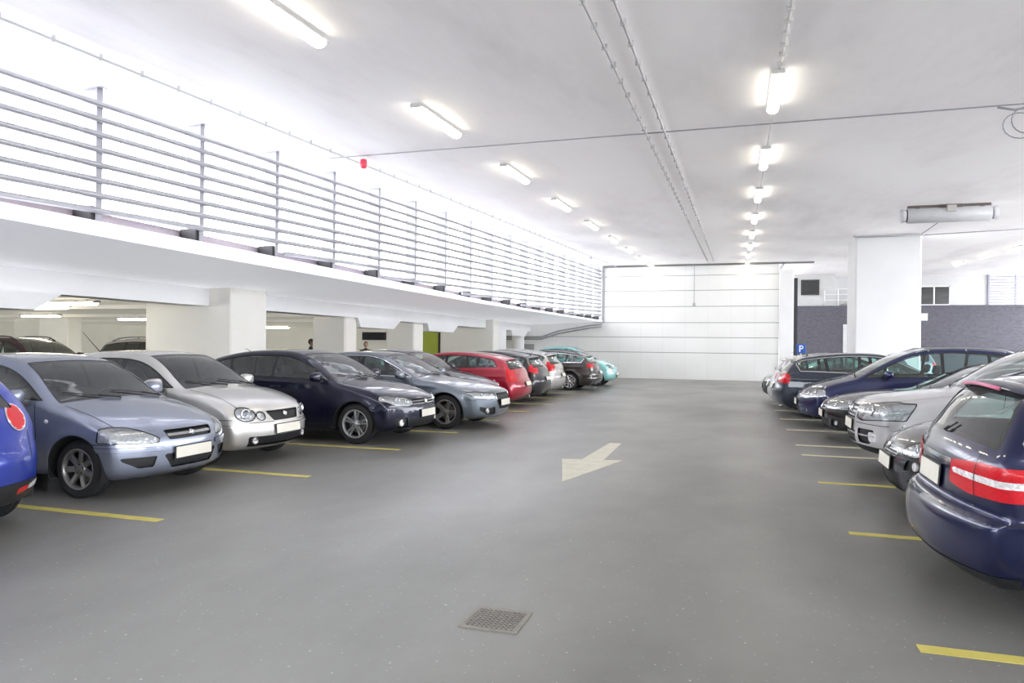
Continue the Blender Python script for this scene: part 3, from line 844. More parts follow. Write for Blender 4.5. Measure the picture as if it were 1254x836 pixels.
        m.add(V, F); so = m.build('roof_spoiler', pm, root, True); autosmooth(so, 45)
        if sp.get('brake_strip'):
            m = MB(); ys = np.linspace(-hw*.62, hw*.62, 9); P = [(X(xa)-dpth-.012+.10*(abs(y)/hw)**2.5, y, za-.012-.05*(y/hw)**2) for y in ys]; m.tube(P, .013, 8); m.build('brake_light', lampred('lamp_pink', (.70, .16, .32)), so, True)
    for (y_, z_, r_) in sp.get('exhaust', []):
        p = sh.rear(y_, max(z_, .27)); m = MB(); m.tube([(p[0]+.15, y_, z_), (p[0]-.02, y_, z_)], r_, 14, caps=False); m.tube([(p[0]-.019, y_, z_), (p[0]+.14, y_, z_)], r_*.85, 14); m.build('exhaust_pipe', M_CHROME(), root, True)
    return root

# ---------------------------------------------------------------- car outlines (distance from the nose, height)
def sil(*p): return list(p)
CORSA = dict(L=3.80, W=1.65, H=1.44, markers=[(1.12, .76, .022)], hubs=(.73, 3.22), R=.295, wheel='seven', belt=[(.9, .93), (1.2, .94), (3.2, 1.0)], tumble=.36,
    sil=sil((.16, .19), (.03, .26), (.0, .42), (.015, .56), (.05, .64), (.12, .70), (.30, .78), (.55, .86), (.80, .92), (1.0, .965), (1.2, 1.07), (1.5, 1.255), (1.75, 1.365), (2.0, 1.42), (2.35, 1.44), (2.75, 1.425), (3.1, 1.37), (3.38, 1.28), (3.55, 1.10), (3.66, .93), (3.73, .75), (3.79, .62), (3.82, .48), (3.79, .30), (3.70, .2)),
    dlo=dict(lim=[(2.95, .9, 3.28, 1.4), (1.18, 1.5, 1.18, .8)], pillars=[(2.28, .05)], dp=.10), ws=(.97, 1.36, 1.95, .085), rw=(.98, 1.30, .12), bowF=(.34, .2), bowR=(.22, .14),
    feats=[dict(n_='headlamp', view='front', poly=[(.40, .595), (.42, .555), (.56, .555), (.85, .575), (.85, .70), (.72, .725), (.60, .715), (.48, .65)], line=.008, xl=.46),
        dict(n_='grille', view='front', poly=[(-.33, .665), (-.30, .575), (.30, .575), (.33, .665)], slats=[(.62, .03, 'chrome')], line=.01),
        dict(n_='air_intake', view='front', poly=[(-.38, .43), (-.28, .28), (.28, .28), (.38, .43)], slats=[(.34, .012, 'black'), (.38, .012, 'black'), (.42, .012, 'black')]),
        dict(n_='air_intake', view='front', poly=[(.44, .42), (.47, .31), (.60, .31), (.73, .385), (.75, .42)]),
        dict(n_='bumper_strip', view='front', poly=[(.36, .51), (.36, .465), (.9, .48), (.9, .525)], line=.006)],
    seams=[('hood', .10, .30, 1.02), ('v', 1.30, .93, 1.24, .62), ('v', 1.24, .62, 1.30, .24), ('v', 2.32, .95, 2.36, .35), ('v', .28, .56, .50, .555)],
    seats=(1.75, 2.6), mirror=(1.42, .985), handles=[(2.2, .84)], plates=[(1, .43, .52, .115)], emblem=[(1, 0, .62, .03)], antenna=None)
CORSA.pop('antenna')
POLO = dict(L=3.90, W=1.65, H=1.46, hubs=(.80, 3.26), R=.30, wheel='steel', belt=[(.9, .95), (1.2, .96), (3.2, 1.0)], tumble=.36,
    sil=sil((.18, .2), (.05, .27), (.0, .40), (.01, .52), (.05, .62), (.09, .70), (.20, .79), (.42, .88), (.70, .95), (1.0, 1.0), (1.2, 1.10), (1.5, 1.28), (1.75, 1.39), (2.0, 1.445), (2.4, 1.46), (2.9, 1.44), (3.25, 1.38), (3.48, 1.29), (3.64, 1.08), (3.74, .9), (3.83, .65), (3.9, .5), (3.86, .30), (3.75, .2)),
    dlo=dict(lim=[(3.05, .9, 3.30, 1.4), (1.2, 1.5, 1.2, .8)], pillars=[(2.12, .05), (2.85, .2)], dp=.10), ws=(1.005, 1.41, 1.95, .085), rw=(1.0, 1.33, .12), bowF=(.34, .2), bowR=(.2, .14),
    feats=[dict(n_='headlamp', view='front', poly=[(.615+.118*math.cos(a), .665+.088*math.sin(a)) for a in np.linspace(0, 6.28, 22)[:-1]], line=.014),
        dict(n_='headlamp', view='front', poly=[(.430+.062*math.cos(a), .635+.056*math.sin(a)) for a in np.linspace(0, 6.28, 18)[:-1]], line=.012),
        dict(n_='grille', view='front', poly=[(-.34, .69), (-.25, .57), (.25, .57), (.34, .69)], slats=[(.60, .012, 'black'), (.63, .012, 'black'), (.66, .012, 'black')], line=.01),
        dict(n_='air_intake', view='front', poly=[(-.62, .38), (-.60, .25), (.60, .25), (.62, .38)], slats=[(.29, .012, 'black'), (.33, .012, 'black')]),
        dict(n_='bumper_strip', view='front', poly=[(.30, .515), (.30, .48), (.9, .50), (.9, .535)], line=.007)],
    seams=[('hood', .12, .30, 1.04), ('v', 1.30, .96, 1.26, .62), ('v', 1.26, .62, 1.32, .24), ('v', 2.15, .97, 2.17, .3), ('v', .30, .60, .52, .60), ('fz', .555, .25, .60, 1)],
    seats=(1.75, 2.6), mirror=(1.36, 1.01), handles=[(2.02, .86), (2.9, .87)], plates=[(1, .455, .52, .115)], fogs=[(1, .52, .325, .045)], emblem=[(1, 0, .64, .036)], bulbs=[(.615, .665, .068)], antenna=(3.22, .5, .75))
GOLF = dict(L=4.20, W=1.78, H=1.48, hubs=(.87, 3.45), R=.32, wheel='twin5', belt=[(1.0, .96), (1.3, .97), (3.4, 1.03)], tumble=.37,
    sil=sil((.22, .2), (.05, .25), (.0, .36), (.0, .52), (.03, .63), (.08, .71), (.25, .80), (.55, .89), (.90, .96), (1.13, 1.005), (1.35, 1.12), (1.65, 1.29), (1.95, 1.41), (2.2, 1.465), (2.6, 1.48), (3.1, 1.455), (3.5, 1.39), (3.78, 1.31), (3.92, 1.12), (4.02, .95), (4.1, .72), (4.19, .55), (4.17, .33), (4.05, .2)),
    dlo=dict(lim=[(3.42, .9, 3.62, 1.4), (1.27, 1.5, 1.27, .8)], pillars=[(1.62, .0), (2.42, .05), (3.22, .25)], dp=.095, pw=.03), ws=(1.015, 1.42, 2.15, .085), rw=(1.02, 1.34, .13), bowF=(.36, .2), bowR=(.22, .14),
    feats=[dict(n_='headlamp', view='front', poly=[(.40, .70), (.40, .625), (.52, .60), (.74, .62), (.87, .69), (.87, .76), (.76, .78), (.58, .745)], line=.008, xl=.46),
        dict(n_='grille', view='front', poly=[(-.44, .695), (-.43, .60), (.43, .60), (.44, .695)], slats=[(.63, .014, 'chrome'), (.675, .014, 'chrome')]),
        dict(n_='air_intake', view='front', poly=[(-.52, .40), (-.42, .24), (.42, .24), (.52, .40)], slats=[(.28, .012, 'black'), (.33, .012, 'black'), (.37, .012, 'black')]),
        dict(n_='air_intake', view='front', poly=[(.56, .43), (.52, .27), (.70, .27), (.76, .35), (.74, .43)])],
    trims=[('dlo', .012, None, 'window_trim')],
    seams=[('hood', .12, .25, 1.18), ('v', 1.42, .97, 1.36, .62), ('v', 1.36, .62, 1.42, .26), ('v', 2.46, .99, 2.46, .3), ('v', 3.3, 1.0, 3.08, .62), ('fz', .585, .2, .85, 1), ('v', .2, .59, .52, .60)],
    seats=(1.95, 2.85), mirror=(1.48, 1.03), handles=[(2.32, .88), (3.12, .90)], plates=[(1, .475, .52, .115)], fogs=[(1, .64, .345, .055)], emblem=[(1, 0, .655, .042)], bulbs=[(.52, .675, .045), (.66, .70, .05)], antenna=(3.45, .16, .85))
A4 = dict(L=4.70, W=1.82, H=1.44, hubs=(.90, 3.71), R=.325, wheel='tri5', belt=[(1.2, .93), (1.5, .94), (3.9, 1.0)], tumble=.40,
    sil=sil((.22, .2), (.05, .24), (.0, .36), (.0, .54), (.03, .65), (.10, .72), (.30, .79), (.70, .87), (1.1, .93), (1.38, .97), (1.6, 1.06), (1.95, 1.23), (2.25, 1.36), (2.5, 1.42), (2.9, 1.44), (3.4, 1.42), (3.9, 1.36), (4.2, 1.29), (4.42, 1.10), (4.55, .95), (4.63, .75), (4.70, .58), (4.68, .35), (4.5, .2)),
    dlo=dict(lim=[(4.05, .88, 4.33, 1.35), (1.55, 1.5, 1.55, .8)], pillars=[(2.68, .08), (3.55, .2)], dp=.085), ws=(.985, 1.38, 2.45, .085), rw=(1.0, 1.30, .12), bowF=(.40, .22), bowR=(.26, .15), creases=[(.9, .80, 4.4, .86, .012, .03)],
    feats=[dict(n_='headlamp', view='front', poly=[(.42, .67), (.40, .60), (.55, .565), (.86, .60), (.9, .70), (.78, .715), (.6, .69)], line=.008, xl=.48),
        dict(n_='grille', view='front', poly=[(-.36, .68), (-.39, .61), (-.29, .36), (.29, .36), (.39, .61), (.36, .68)], slats=[(z, .012, 'black') for z in (.41, .45, .57, .61, .645)]),
        dict(n_='air_intake', view='front', poly=[(.44, .42), (.40, .28), (.62, .29), (.78, .37), (.78, .44), (.62, .40)])],
    trims=[('dlo', .016, 'chrome', 'window_trim'), ('grille', .016, 'chrome', 'grille_surround')],
    seams=[('hood', .14, .35, 1.45), ('v', 1.60, .94, 1.5, .6), ('v', 1.5, .6, 1.56, .26), ('v', 2.74, .97, 2.78, .28), ('v', 3.75, 1.0, 3.4, .6), ('v', .3, .56, .54, .57)],
    seats=(2.2, 3.15), mirror=(1.75, .985), handles=[(2.6, .84), (3.5, .86)], plates=[(1, .49, .52, .115)], fogs=[(1, .60, .355, .05)], bulbs=[(.56, .635, .04), (.70, .65, .045)], wf=None)
A4['wf'] = None; A4.pop('wf')

def variant(b, sx=1., sz=1., W=None, **o):
    d = dict(b); X = lambda p: (p[0]*sx, p[1]*sz)
    d['L'] = b['L']*sx; d['H'] = b['H']*sz; d['W'] = W or b['W']
    d['sil'] = [X(p) for p in b['sil']]; d['belt'] = [X(p) for p in b['belt']]; d['hubs'] = tuple(h*sx for h in b['hubs'])
    q = dict(b['dlo']); q['lim'] = [(a*sx, c*sz, e*sx, f*sz) for a, c, e, f in q['lim']]; q['pillars'] = [(p*sx, s_) for p, s_ in q['pillars']]; d['dlo'] = q
    w = b['ws']; d['ws'] = (w[0]*sz, w[1]*sz, w[2]*sx)+tuple(w[3:]); w = b['rw']; d['rw'] = (w[0]*sz, w[1]*sz)+tuple(w[2:])
    wy = d['W']/b['W']; F = []
    for f in b['feats']:
        f = dict(f)
        if f['view'] in ('front', 'rear'): f['poly'] = [(y*wy, z*sz) for y, z in f['poly']]
        else: f['poly'] = [(a*sx, z*sz) for a, z in f['poly']]
        if 'and' in f: f['and'] = [(a*sx, z*sz) for a, z in f['and']]
        if 'slats' in f: f['slats'] = [(z*sz, a, m) for z, a, m in f['slats']]
        F.append(f)
    d['feats'] = F; S = []
    for s_ in b.get('seams', []):
        if s_[0] == 'v': s_ = ('v', s_[1]*sx, s_[2]*sz, s_[3]*sx, s_[4]*sz)
        elif s_[0] == 'hood': s_ = ('hood', s_[1], s_[2]*sx, s_[3]*sx)
        elif s_[0] == 'fz': s_ = ('fz', s_[1]*sz, s_[2]*wy, s_[3]*wy, s_[4])
        elif s_[0] == 'ry': s_ = ('ry', s_[1]*wy, s_[2]*sz, s_[3]*sz)+tuple(s_[4:])
        S.append(s_)
    d['seams'] = S; d['seats'] = tuple(v*sx for v in b['seats']); d['seatz'] = b.get('seatz', .42)*sz
    if 'mirror' in b: d['mirror'] = X(b['mirror'])
    d['handles'] = [X(p) for p in b.get('handles', [])]; d['plates'] = [(s_, z*sz, a, c) for s_, z, a, c in b.get('plates', [])]
    d['fogs'] = [(s_, y*wy, z*sz, r) for s_, y, z, r in b.get('fogs', [])]; d['emblem'] = [(s_, y*wy, z*sz, r) for s_, y, z, r in b.get('emblem', [])]
    d['bulbs'] = [(y*wy, z*sz, r) for y, z, r in b.get('bulbs', [])]
    d['creases'] = [(a*sx, c*sz, e*sx, f*sz, g, h) for a, c, e, f, g, h in b.get('creases', [])]
    if 'rails' in b: d['rails'] = (b['rails'][0]*sx, b['rails'][1]*sx, b['rails'][2]*wy)
    if 'antenna' in b: d['antenna'] = (b['antenna'][0]*sx,)+tuple(b['antenna'][1:])
    if 'spoiler' in b: s_ = b['spoiler']; d['spoiler'] = (s_[0]*sx, s_[1]*sz, s_[2], s_[3]*wy)
    d['exhaust'] = list(b.get('exhaust', [])); d.update(o); return d
ell = lambda cx, cz, rx, rz, n=22: [(cx+rx*math.cos(a), cz+rz*math.sin(a)) for a in np.linspace(0, 2*PI, n+1)[:-1]]
FACE = [dict(n_='headlamp', view='front', poly=[(.40, .68), (.38, .61), (.55, .585), (.84, .61), (.88, .70), (.74, .73)], line=.008),
        dict(n_='grille', view='front', poly=[(-.32, .68), (-.28, .60), (.28, .60), (.32, .68)], slats=[(.64, .014, 'chrome')]),
        dict(n_='air_intake', view='front', poly=[(-.45, .42), (-.38, .27), (.38, .27), (.45, .42)], slats=[(.31, .012, 'black'), (.36, .012, 'black')])]
MITO = dict(L=4.06, W=1.72, H=1.45, hubs=(.84, 3.35), R=.315, wheel='five', belt=[(.9, .92), (1.2, .93), (3.3, 1.05)], tumble=.40,
    sil=sil((.2, .2), (.04, .26), (.0, .42), (.02, .58), (.10, .70), (.4, .83), (.8, .92), (1.08, .97), (1.3, 1.08), (1.65, 1.27), (1.95, 1.39), (2.25, 1.44), (2.6, 1.445), (3.05, 1.42), (3.4, 1.35), (3.66, 1.25), (3.82, 1.06), (3.92, .92), (3.98, .78), (4.04, .64), (4.06, .50), (4.03, .32), (3.9, .2)),
    dlo=dict(lim=[(3.0, .9, 3.35, 1.4), (1.2, 1.5, 1.2, .8)], pillars=[(2.35, .1)], dp=.10), ws=(.98, 1.39, 2.1, .085), rw=(1.03, 1.28, .2), bowF=(.36, .2), bowR=(.34, .24),
    feats=FACE+[dict(n_='tail_lamp', view='rear', poly=ell(.60, .93, .10, .105)),
        dict(n_='bumper_trim', view='rear', poly=[(-.9, .40), (-.9, .1), (.9, .1), (.9, .40)]),
        dict(n_='rear_reflector', view='rear', poly=[(.52, .345), (.52, .29), (.66, .31), (.66, .355)]),
        dict(n_='reversing_lamp', view='rear', poly=[(.665, .355), (.665, .31), (.80, .34), (.80, .385)])],
    trims=[('tail_lamp', .02, 'chrome', 'lamp_surround')], seams=[('v', 3.42, .85, 3.5, .55), ('ry', .70, .55, .82)], seats=(1.9, 2.75), mirror=(1.45, 1.0), handles=[(2.25, .86)], plates=[(-1, .62, .52, .115)], spoiler=(3.66, 1.25, .12, .5))
WAGON = variant(A4)
WAGON['feats'] = FACE+[dict(n_='tail_lamp', view='rear', poly=[(.52, .93), (.50, .76), (.95, .74), (.95, .96), (.70, .97)]),
        dict(n_='reversing_lamp', view='rear', poly=[(.53, .80), (.53, .77), (.72, .77), (.72, .80)], **{'from': ('tail_lamp',)})]
WAGON.pop('trims'); WAGON['bulbs'] = []; WAGON['fogs'] = []
WAGON.update(plates=[(-1, .66, .42, .105), (1, .48, .52, .115)], seams=WAGON['seams']+[('ry', .66, .60, .98), ('fz', .56, 0, .7, -1)], exhaust=[(-.5, .25, .035)], rwiper=1, spoiler=(4.24, 1.28, .10, .56))
RED = variant(WAGON, .985, .985, 1.77, wheel='five')
RED['sil'] = sil((.2, .2), (.04, .26), (.0, .42), (.02, .58), (.10, .70), (.4, .83), (.9, .92), (1.2, .98), (1.45, 1.09), (1.8, 1.27), (2.1, 1.40), (2.4, 1.46), (2.8, 1.485), (3.2, 1.475), (3.65, 1.43), (4.0, 1.35), (4.22, 1.26), (4.36, 1.10), (4.45, .96), (4.52, .80), (4.60, .66), (4.63, .52), (4.60, .34), (4.42, .2))
RED['dlo'] = dict(lim=[(4.12, .95, 3.86, 1.36), (1.5, 1.5, 1.5, .8)], pillars=[(2.62, .08), (3.48, .12)], dp=.09)
RED['belt'] = [(1.2, .97), (1.5, .975), (4.0, 1.06)]
RED['feats'] = FACE+[dict(n_='tail_lamp', view='rear', poly=[(.58, 1.03), (.54, .72), (.95, .70), (.95, 1.05), (.72, 1.06)])]
RED['tl'] = None; RED.pop('tl'); RED['rw'] = (1.05, 1.27, .12); RED['spoiler'] = (4.10, 1.30, .12, .55)
RED0 = RED; RED = variant(RED0, 1, .955)
DARK2 = variant(WAGON, .97, .995, 1.80, wheel='five', antenna=(4.0, .14, .6))
DARK2['feats'] = FACE+[dict(n_='tail_lamp', view='rear', poly=ell(.72, .92, .17, .13))]
GREY3 = variant(WAGON, .93, 1.03, 1.80, wheel='five')
GREY3['feats'] = FACE+[dict(n_='tail_lamp', view='rear', poly=[(.50, .98), (.64, .80), (.95, .80), (.95, 1.22), (.80, 1.12)]),
    dict(n_='bumper_strip', view='rear', poly=[(-.9, .50), (-.9, .44), (.9, .44), (.9, .50)])]
BROWN = variant(WAGON, 1.015, .985, 1.82, wheel='ten', trims=[('dlo', .03, 'chrome', 'window_trim')], rails=(2.5, 4.15, .58))
BROWN['feats'] = FACE+[dict(n_='tail_lamp', view='rear', poly=[(.52, .97), (.52, .83), (.95, .83), (.95, .99)]),
    dict(n_='chrome_strip', view='rear', poly=[(-.95, .475), (-.95, .44), (.95, .44), (.95, .475)]), dict(n_='chrome_strip', view='side', poly=[(4.2, .475), (4.2, .44), (4.75, .44), (4.75, .475)], n=.25)]
MONDEO = variant(WAGON, 1.02, 1.045, 1.86, wheel='five', antenna=(4.0, .22, -.7), trims=[('dlo', .02, 'chrome', 'window_trim')])
MONDEO['feats'] = FACE+[dict(n_='tail_lamp', view='rear', poly=[(.40, .93), (.52, .80), (.98, .78), (.98, 1.0), (.70, 1.0)]),
    dict(n_='reversing_lamp', view='rear', poly=[(.44, .905), (.52, .85), (.72, .87), (.72, .92)], **{'from': ('tail_lamp',)})]
MERC = dict(L=4.90, W=1.86, H=1.48, hubs=(.88, 3.75), R=.33, wheel='ten', belt=[(1.2, .95), (1.6, .96), (4.2, 1.03)], tumble=.40,
    sil=sil((.22, .2), (.05, .25), (.0, .4), (.02, .58), (.1, .72), (.35, .82), (.8, .91), (1.3, .97), (1.5, 1.0), (1.75, 1.11), (2.1, 1.29), (2.4, 1.41), (2.7, 1.465), (3.1, 1.48), (3.6, 1.47), (4.05, 1.43), (4.36, 1.385), (4.50, 1.31), (4.62, 1.15), (4.70, 1.04), (4.755, .95), (4.785, .84), (4.80, .70), (4.815, .645), (4.865, .625), (4.895, .56), (4.90, .44), (4.87, .31), (4.76, .22)),
    dlo=dict(lim=[(4.66, .88, 4.24, 1.42), (1.65, 1.5, 1.65, .8)], pillars=[(2.8, .08), (3.65, .1)], dp=.085), ws=(1.02, 1.41, 2.6, .085), rw=(1.035, 1.335, .10), bowF=(.38, .22), bowR=(.27, .15), tapR=.05, creases=[(1.0, .84, 4.7, .88, .014, .035), (3.9, .61, 4.8, .60, .012, .02)],
    feats=FACE+[dict(n_='tail_lamp', view='rear', poly=[(.37, .885), (.38, .765), (.60, .735), (.97, .74), (.97, .90), (.7, .91)], n=0, r=.012, xl=.52),
        dict(n_='reversing_lamp', view='rear', poly=[(.39, .852), (.395, .818), (.97, .80), (.97, .842)], n=0, xl=.46, **{'from': ('tail_lamp',)}),
        dict(n_='chrome_strip', view='rear', poly=[(-.36, .895), (-.36, .865), (.36, .865), (.36, .895)]),
        dict(n_='bumper_trim', view='rear', poly=[(-.95, .30), (-.95, .1), (.95, .1), (.95, .30)])],
    trims=[('dlo', .022, 'chrome', 'window_trim')], seams=[('ry', .66, .66, 1.04, 1), ('v', 3.8, 1.0, 3.45, .6), ('v', 4.0, .62, 4.8, .60)], seats=(2.4, 3.3), mirror=(1.8, 1.02), handles=[(2.6, .86), (3.6, .88)], plates=[(-1, .765, .46, .125)],
    rails=(2.6, 4.2, .60), rwiper=-.3, brake_strip=True, spoiler=(4.40, 1.375, .13, .60), shelf=False)
MERC['feats'].append(dict(n_='spoiler_lamp', view='rear', poly=[(-.35, 1.375), (-.35, 1.35), (.35, 1.35), (.35, 1.375)]))
SUV = dict(L=4.45, W=1.83, H=1.68, hubs=(.87, 3.5), R=.355, Ra=.41, wheel='five', belt=[(1.0, 1.08), (1.3, 1.09), (3.6, 1.15)], tumble=.34, flare=.03,
    sil=sil((.30, .27), (.08, .33), (.0, .46), (.0, .66), (.02, .80), (.07, .89), (.2, .96), (.6, 1.03), (1.0, 1.085), (1.2, 1.12), (1.45, 1.25), (1.75, 1.44), (2.05, 1.58), (2.35, 1.66), (2.8, 1.68), (3.3, 1.67), (3.75, 1.62), (4.0, 1.56), (4.15, 1.38), (4.27, 1.15), (4.34, .95), (4.38, .75), (4.45, .62), (4.43, .42), (4.25, .28)),
    dlo=dict(lim=[(3.95, 1., 4.05, 1.6), (1.35, 1.8, 1.35, .9)], pillars=[(2.4, .05), (3.2, .05)], dp=.10), ws=(1.125, 1.61, 2.3, .09), rw=(1.17, 1.54, .13), bowF=(.32, .2), bowR=(.22, .14),
    side=[(.10, -.16), (.25, -.06), (.38, -.015), (.5, 0), (.7, .0), (.85, -.006), (.95, -.015)],
    feats=[dict(n_='headlamp', view='front', poly=[(.37, .87), (.37, .73), (.52, .70), (.93, .74), (.95, .93), (.74, .96), (.5, .91)], line=.012, xl=.8, **{'and': [(-.2, .5), (.34, .5), (.70, 1.1), (-.2, 1.1)]}),
        dict(n_='grille', view='front', poly=[(-.33, .88), (-.29, .70), (.29, .70), (.33, .88)], slats=[(.74, .03, 'chrome'), (.79, .03, 'chrome'), (.84, .03, 'chrome')], line=.012, lm='chrome'),
        dict(n_='air_intake', view='front', poly=[(-.34, .56), (-.30, .40), (.30, .40), (.34, .56)], slats=[(.44, .014, 'black'), (.50, .014, 'black')]),
        dict(n_='air_intake', view='front', poly=[(.42, .60), (.42, .42), (.64, .42), (.74, .50), (.74, .60)], slats=[(.52, .016, 'chrome')]),
        dict(n_='fog_lamp', view='front', poly=[(.64, .57), (.64, .45), (.76, .45), (.78, .57)], **{'from': ('body', 'air_intake')}),
        dict(n_='bumper_trim', view='front', poly=[(-.95, .39), (-.95, .1), (.95, .1), (.95, .39)]),
        dict(n_='tail_lamp', view='rear', poly=[(.64, 1.12), (.66, .84), (.95, .84), (.95, 1.15)])],
    seams=[('hood', .12, .2, 1.1), ('v', 1.5, 1.08, 1.4, .6), ('v', 1.4, .6, 1.46, .36), ('v', 2.42, 1.1, 2.42, .36), ('fz', .665, .36, .9, 1)], seats=(2.1, 3.0), seatz=.58, mirror=(1.62, 1.16), handles=[(2.3, .96), (3.15, .98)], plates=[(1, .625, .50, .12)], bulbs=[(.50, .81, .055), (.68, .83, .06)], clad=.36, rails=(2.1, 3.8, .58), emblem=[(1, 0, .82, .05)])
COUPE = dict(L=4.60, W=1.78, H=1.385, hubs=(.85, 3.6), R=.325, wheel='five', belt=[(1.2, .90), (1.6, .91), (4.0, .97)], tumble=.46,
    sil=sil((.2, .2), (.04, .25), (.0, .4), (.01, .55), (.06, .65), (.22, .74), (.6, .83), (1.1, .90), (1.5, .945), (1.75, 1.05), (2.05, 1.19), (2.35, 1.315), (2.65, 1.375), (3.0, 1.385), (3.4, 1.34), (3.8, 1.22), (4.15, 1.06), (4.40, 1.0), (4.52, .96), (4.56, .8), (4.6, .6), (4.57, .35), (4.4, .2)),
    dlo=dict(lim=[(3.9, .9, 3.55, 1.35), (1.72, 1.5, 1.72, .8)], pillars=[(2.95, .1)], dp=.085), ws=(.965, 1.33, 2.6, .08), rw=(1.05, 1.29, .12), bowF=(.40, .24), bowR=(.24, .14),
    feats=[dict(n_='headlamp', view='front', poly=[(.36, .645), (.38, .57), (.60, .565), (.92, .64), (.92, .765), (.74, .775), (.52, .715)], line=.008),
        dict(n_='grille', view='front', poly=[(-.33, .66), (-.26, .52), (.26, .52), (.33, .66)], slats=[(.56, .02, 'chrome'), (.61, .02, 'chrome')], line=.02, lm='chrome'),
        dict(n_='air_intake', view='front', poly=[(-.48, .40), (-.40, .24), (.40, .24), (.48, .40)], slats=[(.29, .012, 'black'), (.34, .012, 'black')]),
        dict(n_='air_intake', view='front', poly=[(.54, .40), (.52, .28), (.7, .28), (.76, .38)])],
    trims=[('dlo', .03, 'chrome', 'window_trim')], seams=[('hood', .13, .3, 1.55), ('v', 1.8, .92, 1.7, .6), ('v', 1.7, .6, 1.76, .26)], seats=(2.4, 3.2), seatz=.36, mirror=(1.95, .96), handles=[(3.0, .82)], plates=[(1, .465, .50, .115)], fogs=[(1, .62, .34, .04)], bulbs=[(.55, .645, .05), (.72, .69, .05)], emblem=[(1, 0, .585, .055)])
HATCH2 = variant(GOLF, 1.0, .99, 1.79)
HATCH2['feats'] = [dict(n_='headlamp', view='front', poly=[(.40, .66), (.42, .60), (.60, .59), (.92, .69), (.92, .83), (.76, .83), (.56, .76)], line=.01),
    dict(n_='grille', view='front', poly=[(-.34, .62), (-.30, .565), (.30, .565), (.34, .62)], slats=[(.59, .014, 'chrome')], line=.012, lm='chrome'),
    dict(n_='air_intake', view='front', poly=[(-.42, .43), (-.40, .23), (.40, .23), (.42, .43)], slats=[(.28, .014, 'black'), (.33, .014, 'black'), (.38, .014, 'black')]),
    dict(n_='air_intake', view='front', poly=[(.50, .56), (.48, .46), (.80, .48), (.82, .56)]),
    dict(n_='chrome_strip', view='front', poly=[(-.86, .26), (-.84, .232), (.84, .232), (.86, .26)]),
    dict(n_='bumper_strip', view='front', poly=[(.46, .44), (.50, .27), (.56, .28), (.54, .38), (.74, .40), (.80, .44)])]
HATCH2.update(fogs=[(1, .60, .51, .042), (1, .70, .515, .03)], bulbs=[(.56, .66, .05), (.72, .72, .06)], plates=[(1, .49, .50, .12)])
MPV = dict(L=4.42, W=1.80, H=1.63, hubs=(.90, 3.58), R=.32, wheel='five', belt=[(.8, .99), (1.2, 1.0), (3.8, 1.08)], tumble=.36,
    sil=sil((.2, .22), (.04, .28), (.0, .42), (.01, .57), (.06, .68), (.18, .78), (.42, .89), (.75, .985), (.98, 1.05), (1.25, 1.19), (1.6, 1.37), (1.95, 1.52), (2.3, 1.60), (2.7, 1.63), (3.2, 1.62), (3.7, 1.57), (4.0, 1.49), (4.14, 1.3), (4.25, 1.06), (4.32, .85), (4.38, .66), (4.42, .5), (4.38, .32), (4.2, .2)),
    dlo=dict(lim=[(3.85, 1., 4.0, 1.55), (.98, 1.6, .98, .8)], pillars=[(1.55, -.05), (2.52, .02), (3.3, .02)], dp=.09, pw=.03), ws=(1.06, 1.56, 2.3, .085), rw=(1.1, 1.47, .13), bowF=(.36, .2), bowR=(.22, .14),
    feats=[dict(n_='headlamp', view='front', poly=[(.46, .75), (.42, .62), (.60, .585), (.92, .64), (.92, .77), (.74, .79)], line=.008, xl=.48),
        dict(n_='grille', view='front', poly=[(-.34, .70), (-.30, .61), (.30, .61), (.34, .70)], slats=[(.655, .02, 'chrome')]),
        dict(n_='air_intake', view='front', poly=[(-.42, .42), (-.36, .28), (.36, .28), (.42, .42)], slats=[(.35, .012, 'black')])],
    seams=[('hood', .10, .2, .85), ('v', 1.55, 1.0, 1.42, .6), ('v', 1.42, .6, 1.48, .28), ('v', 2.56, 1.03, 2.56, .3), ('fz', .565, .3, .9, 1)], seats=(2.0, 2.9), seatz=.5, mirror=(1.55, 1.08), handles=[(2.4, .92), (3.3, .95)], plates=[(1, .49, .50, .115)], fogs=[(1, .62, .36, .045)], rails=(2.1, 3.8, .60), bulbs=[(.58, .70, .05), (.74, .72, .05)])
HATCHR = variant(GOLF, 1.0, 1.0)
HATCHR['feats'] = FACE+[dict(n_='tail_lamp', view='rear', poly=[(.55, .95), (.55, .80), (.95, .80), (.95, .97)])]
HATCHR.update(plates=[(-1, .62, .50, .115)], rwiper=1, spoiler=(3.78, 1.31, .11, .5), fogs=[], bulbs=[])
TURQ = variant(POLO, .93, 1.08, 1.66, wheel='ten', antenna=(3.0, .1, .8)); TURQ.pop('antenna')
TURQ['feats'] = [dict(n_='headlamp', view='front', poly=ell(.56, .76, .12, .12), line=.02, lm='chrome'), dict(n_='headlamp', view='front', poly=ell(.60, .53, .06, .05), line=.015, lm='chrome'),
    dict(n_='grille', view='front', poly=[(-.30, .46), (-.28, .36), (.28, .36), (.30, .46)]), dict(n_='chrome_strip', view='front', poly=[(-.30, .74), (-.28, .71), (.28, .71), (.30, .74)])]
TURQ.update(fogs=[], bulbs=[], emblem=[(1, 0, .725, .06)])

